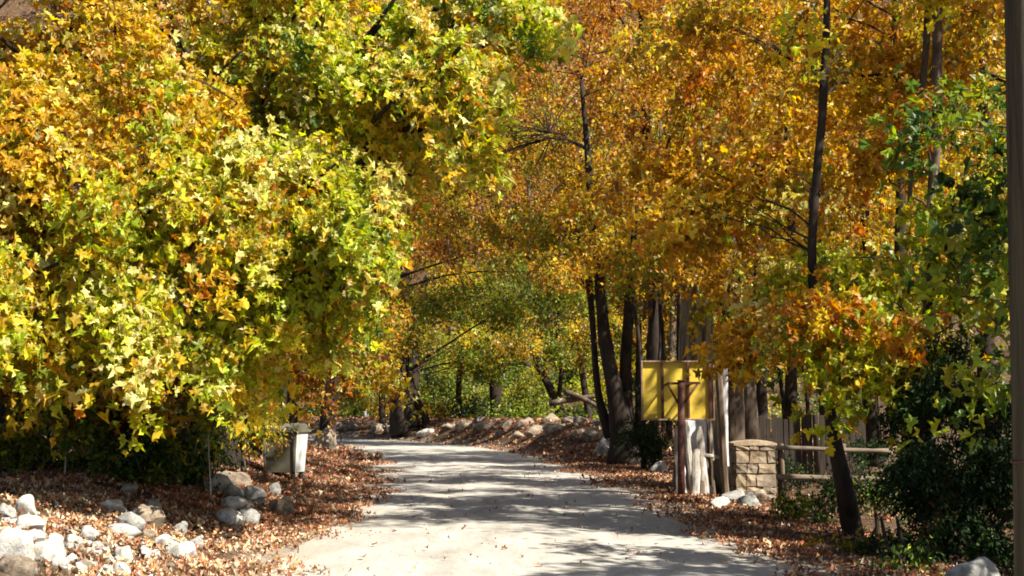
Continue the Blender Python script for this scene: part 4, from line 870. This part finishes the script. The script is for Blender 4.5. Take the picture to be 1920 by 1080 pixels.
# rail fence
Yr = 25.6; t = root_world(thing('rail_fence', 'weathered two-rail pole fence running right from the stone pillar', 'fence', (P(1540, 0, Yr).x, Yr, 0)))
for y1, y2, r_ in ((840, 846, .05), (895, 899, .062)):
    for k_, (a, b) in enumerate(((1438, 1560), (1556, 1668))):
        mb = MB(); p, q = P(a, y1 + k_ * (y2 - y1) * .5, Yr - .02 * k_), P(b, y1 + (k_ + 1) * (y2 - y1) * .5, Yr - .02 * k_); mb.tube(bez(p, q, rnd.uniform(-.02, .03), 8), [r_ * rnd.uniform(.85, 1.1) for _ in range(8)], 9, lump=.2, seed=k_ * 7 + y1); mb.build('rail', M['rail_wood'], t)
for a in (1445, 1558, 1662):
    mb = MB(); g_ = PG(a, Yr + .13); mb.tube([g_, g_ + Vector((.01, 0, .6)), Vector((g_.x, g_.y, P(a, 832, Yr).z))], [.075, .07, .065], 9, lump=.15, seed=a); mb.build('fence_post', M['board_wood'], t)
# board fence behind
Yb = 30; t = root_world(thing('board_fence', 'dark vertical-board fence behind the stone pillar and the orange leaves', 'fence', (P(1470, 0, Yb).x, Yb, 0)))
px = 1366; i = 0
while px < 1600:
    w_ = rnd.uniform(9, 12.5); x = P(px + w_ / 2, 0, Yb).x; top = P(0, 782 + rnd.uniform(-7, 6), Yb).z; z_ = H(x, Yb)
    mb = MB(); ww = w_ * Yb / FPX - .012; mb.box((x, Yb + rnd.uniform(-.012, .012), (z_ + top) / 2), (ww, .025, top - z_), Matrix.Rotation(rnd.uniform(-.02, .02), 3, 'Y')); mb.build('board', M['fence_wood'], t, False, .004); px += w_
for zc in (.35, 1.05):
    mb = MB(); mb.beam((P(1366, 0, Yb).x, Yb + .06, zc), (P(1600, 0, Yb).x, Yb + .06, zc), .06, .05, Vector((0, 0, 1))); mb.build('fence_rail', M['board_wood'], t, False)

# utility pole
Yu = 8.0; x = P(1888, 540, Yu).x + .135; t = root_world(thing('utility_pole', 'thick weathered wooden utility pole at the right frame edge', 'pole', (x, Yu, H(x, Yu))))
mb = MB(); mb.tube([(x - .035 + .0115 * q, Yu, -.3 + q * .55) for q in range(13)], [.142 - .0012 * q for q in range(13)], 30, lump=.06); mb.build('shaft', M['pole'], t)
mb = MB(); mb.tube([(x - .008, Yu, P(0, 866, Yu).z + dz) for dz in (-.006, .006)], [.141, .141], 30); mb.build('band', M['rust'], t)

# thin dead saplings on the left bank
for i, (a, y1, b, y2, lb) in enumerate([(120, 930, 128, 780, 'thin bare stick stem left of the flat white boulder'), (168, 915, 166, 800, 'thin straight bare stem above the flat white boulder'), (398, 860, 390, 815, 'pale broken stick by the second boulder pile')]):
    Yk = 19; mb = MB(); p = P(a, y1, Yk); p.z = H(p.x, Yk) - .05; mb.tube(bez(p, P(b, y2, Yk), .02, 7), [.014, .013, .012, .011, .009, .007, .005], 6); tag(mb.build('bare_stem', M['grey_wood']), lb, 'stem')
# bare broken branches among the right foliage
for i, (pts, lb) in enumerate([([(1500, 680, 20), (1480, 655, 20), (1455, 635, 20), (1445, 618, 20)], 'pale dead branch catching the sun behind the orange leaves'), ([(1552, 690, 20), (1510, 640, 20), (1478, 618, 20)], 'second pale dead branch leaning toward the crooked trunk')]):
    mb = MB(); mb.tube([P(*q) for q in pts], [.04, .035, .03, .02][:len(pts)], 7, lump=.2); tag(mb.build('dead_branch', M['bark_pale']), lb, 'branch')

# ================================================================ leaf litter
def litter(n, xr, yr, edge_pow, size, lod=1, cols=None, soft=.9, road=False):
    x = rng.uniform(*xr, n); y = rng.uniform(*yr, n) ; d, s_ = roadd(x, y)
    clump = np.array([noise.noise(Vector((a * .9, b * .5, 0))) for a, b in zip(x, y)])
    patch = np.array([noise.noise(Vector((a * .8 + 9, b * .6, 4))) for a, b in zip(x, y)])
    keep = rng.random(n) < np.clip(.25 + 1.1 * sm(-.35, .1, patch), 0, 1) * np.clip(sm(-.75, .6, d + clump * 1.0) ** 1.7, 0, 1)
    keep &= ~((s_ > 0) & (y < 33) & (rng.random(n) < .9 * sm(1.3, 2.6, d + clump)))
    if road: keep = (d < -.2) & (rng.random(n) < np.clip(.35 + clump, .02, 1))
    x, y, d = x[keep], y[keep], d[keep]; m = len(x)
    z = np.maximum(hgt(x, y), np.where(d < 0, .03, -9)) + rng.random(m) * .035 + .012
    nn = np.stack([rng.normal(size=m) * .32, rng.normal(size=m) * .32 - .1, np.ones(m)], 1)
    tt = rng.normal(size=(m, 3)) * np.array([1, 1, .1])
    pal = np.array([(.27, .10, .045), (.18, .065, .03), (.34, .16, .08), (.52, .36, .22), (.15, .065, .035), (.5, .27, .09), (.6, .48, .33)])
    tone = np.array([noise.noise(Vector((a * 1.7, b * 1.2, 8))) for a, b in zip(x, y)])[:, None]
    i1 = rng.choice(len(pal), size=m, p=[.22, .23, .17, .12, .15, .05, .06]); i2 = rng.choice(len(pal), size=m, p=[.14, .05, .2, .24, .04, .10, .23])
    near = (x < -1.5) & (y < 17.2 - .25 * (x + 4)) & (rng.random(m) < .85)  # paler leaves here also colour in the sunlight on the near left bank
    c = np.exp(tone * .9) * pal[np.where(near, i2, i1)] * np.exp(rng.normal(size=(m, 1)) * .2)
    return dict(p=np.stack([x, y, z], 1), n=nn, t=tt, c=np.clip(c, .01, .72), s=size * (.45 + 1.1 * rng.random(m) ** 1.6), curl=rng.normal(size=m) * 2 + 2.5, asp=.6 + .4 * rng.random(m))
def cat_(*Ls): return {k: np.concatenate([l[k] for l in Ls]) for k in Ls[0]}
Ln = cat_(litter(120000, (-9, 7.5), (11, 22), 1, .058), litter(80000, (-10, 9), (22, 40), 1, .076), litter(34000, (-16, 14), (40, 82), 1, .15), litter(1500, (-3, 3), (11, 36), 1, .042, road=True))
tag(link('leaf_litter', leaf_mesh('leaf_litter', Ln, 1, M['litter'])), 'carpet of dry red-brown fallen leaves along both verges', 'fallen leaves', kind='stuff')
# single dark leaves lying on the open gravel
lm = []
for c_ in ((.22, .09, .04), (.35, .17, .07), (.12, .06, .03)):
    m_ = bpy.data.meshes.new('fallen_leaf'); v = LOD0v.copy(); v[:, 2] *= 1.6; np_mesh(m_, v, LOD0f); ca = m_.attributes.new('Col', 'FLOAT_COLOR', 'POINT'); cc = np.ones((len(v), 4), np.float32); cc[:, :3] = c_; ca.data.foreach_set('color', cc.ravel()); m_.materials.append(M['litter']); lm.append(m_)
spots = [(843, 926), (768, 956), (775, 978), (945, 1038), (1060, 950), (1045, 898), (870, 997), (1178, 1042), (835, 1056), (760, 890), (905, 870), (1120, 1000), (702, 1030), (1012, 1070), (1230, 1030), (990, 905), (1090, 1065), (930, 960), (800, 1035), (680, 1055), (1250, 1010), (740, 1005)]
for i, (a, b) in enumerate(spots):
    p = GT(a, b); o = bpy.data.objects.new('fallen_leaf', lm[i % 3]); C.objects.link(o); s_ = rnd.uniform(.06, .095)
    o.location = (p.x, p.y, .062); o.scale = (s_, s_, s_); o.rotation_euler = (rnd.uniform(-.5, .5), rnd.uniform(-.5, .5), rnd.uniform(0, 6))
    tag(o, 'single dry leaf lying on the open gravel of the track', 'fallen leaf', 'leaves on the gravel')
print('FOLIAGE TRIS', NTRI[0], 'grid', nx, ny)

print('ALL TRIS', sum(len(m.polygons) * max(1, m.users) for m in bpy.data.meshes))
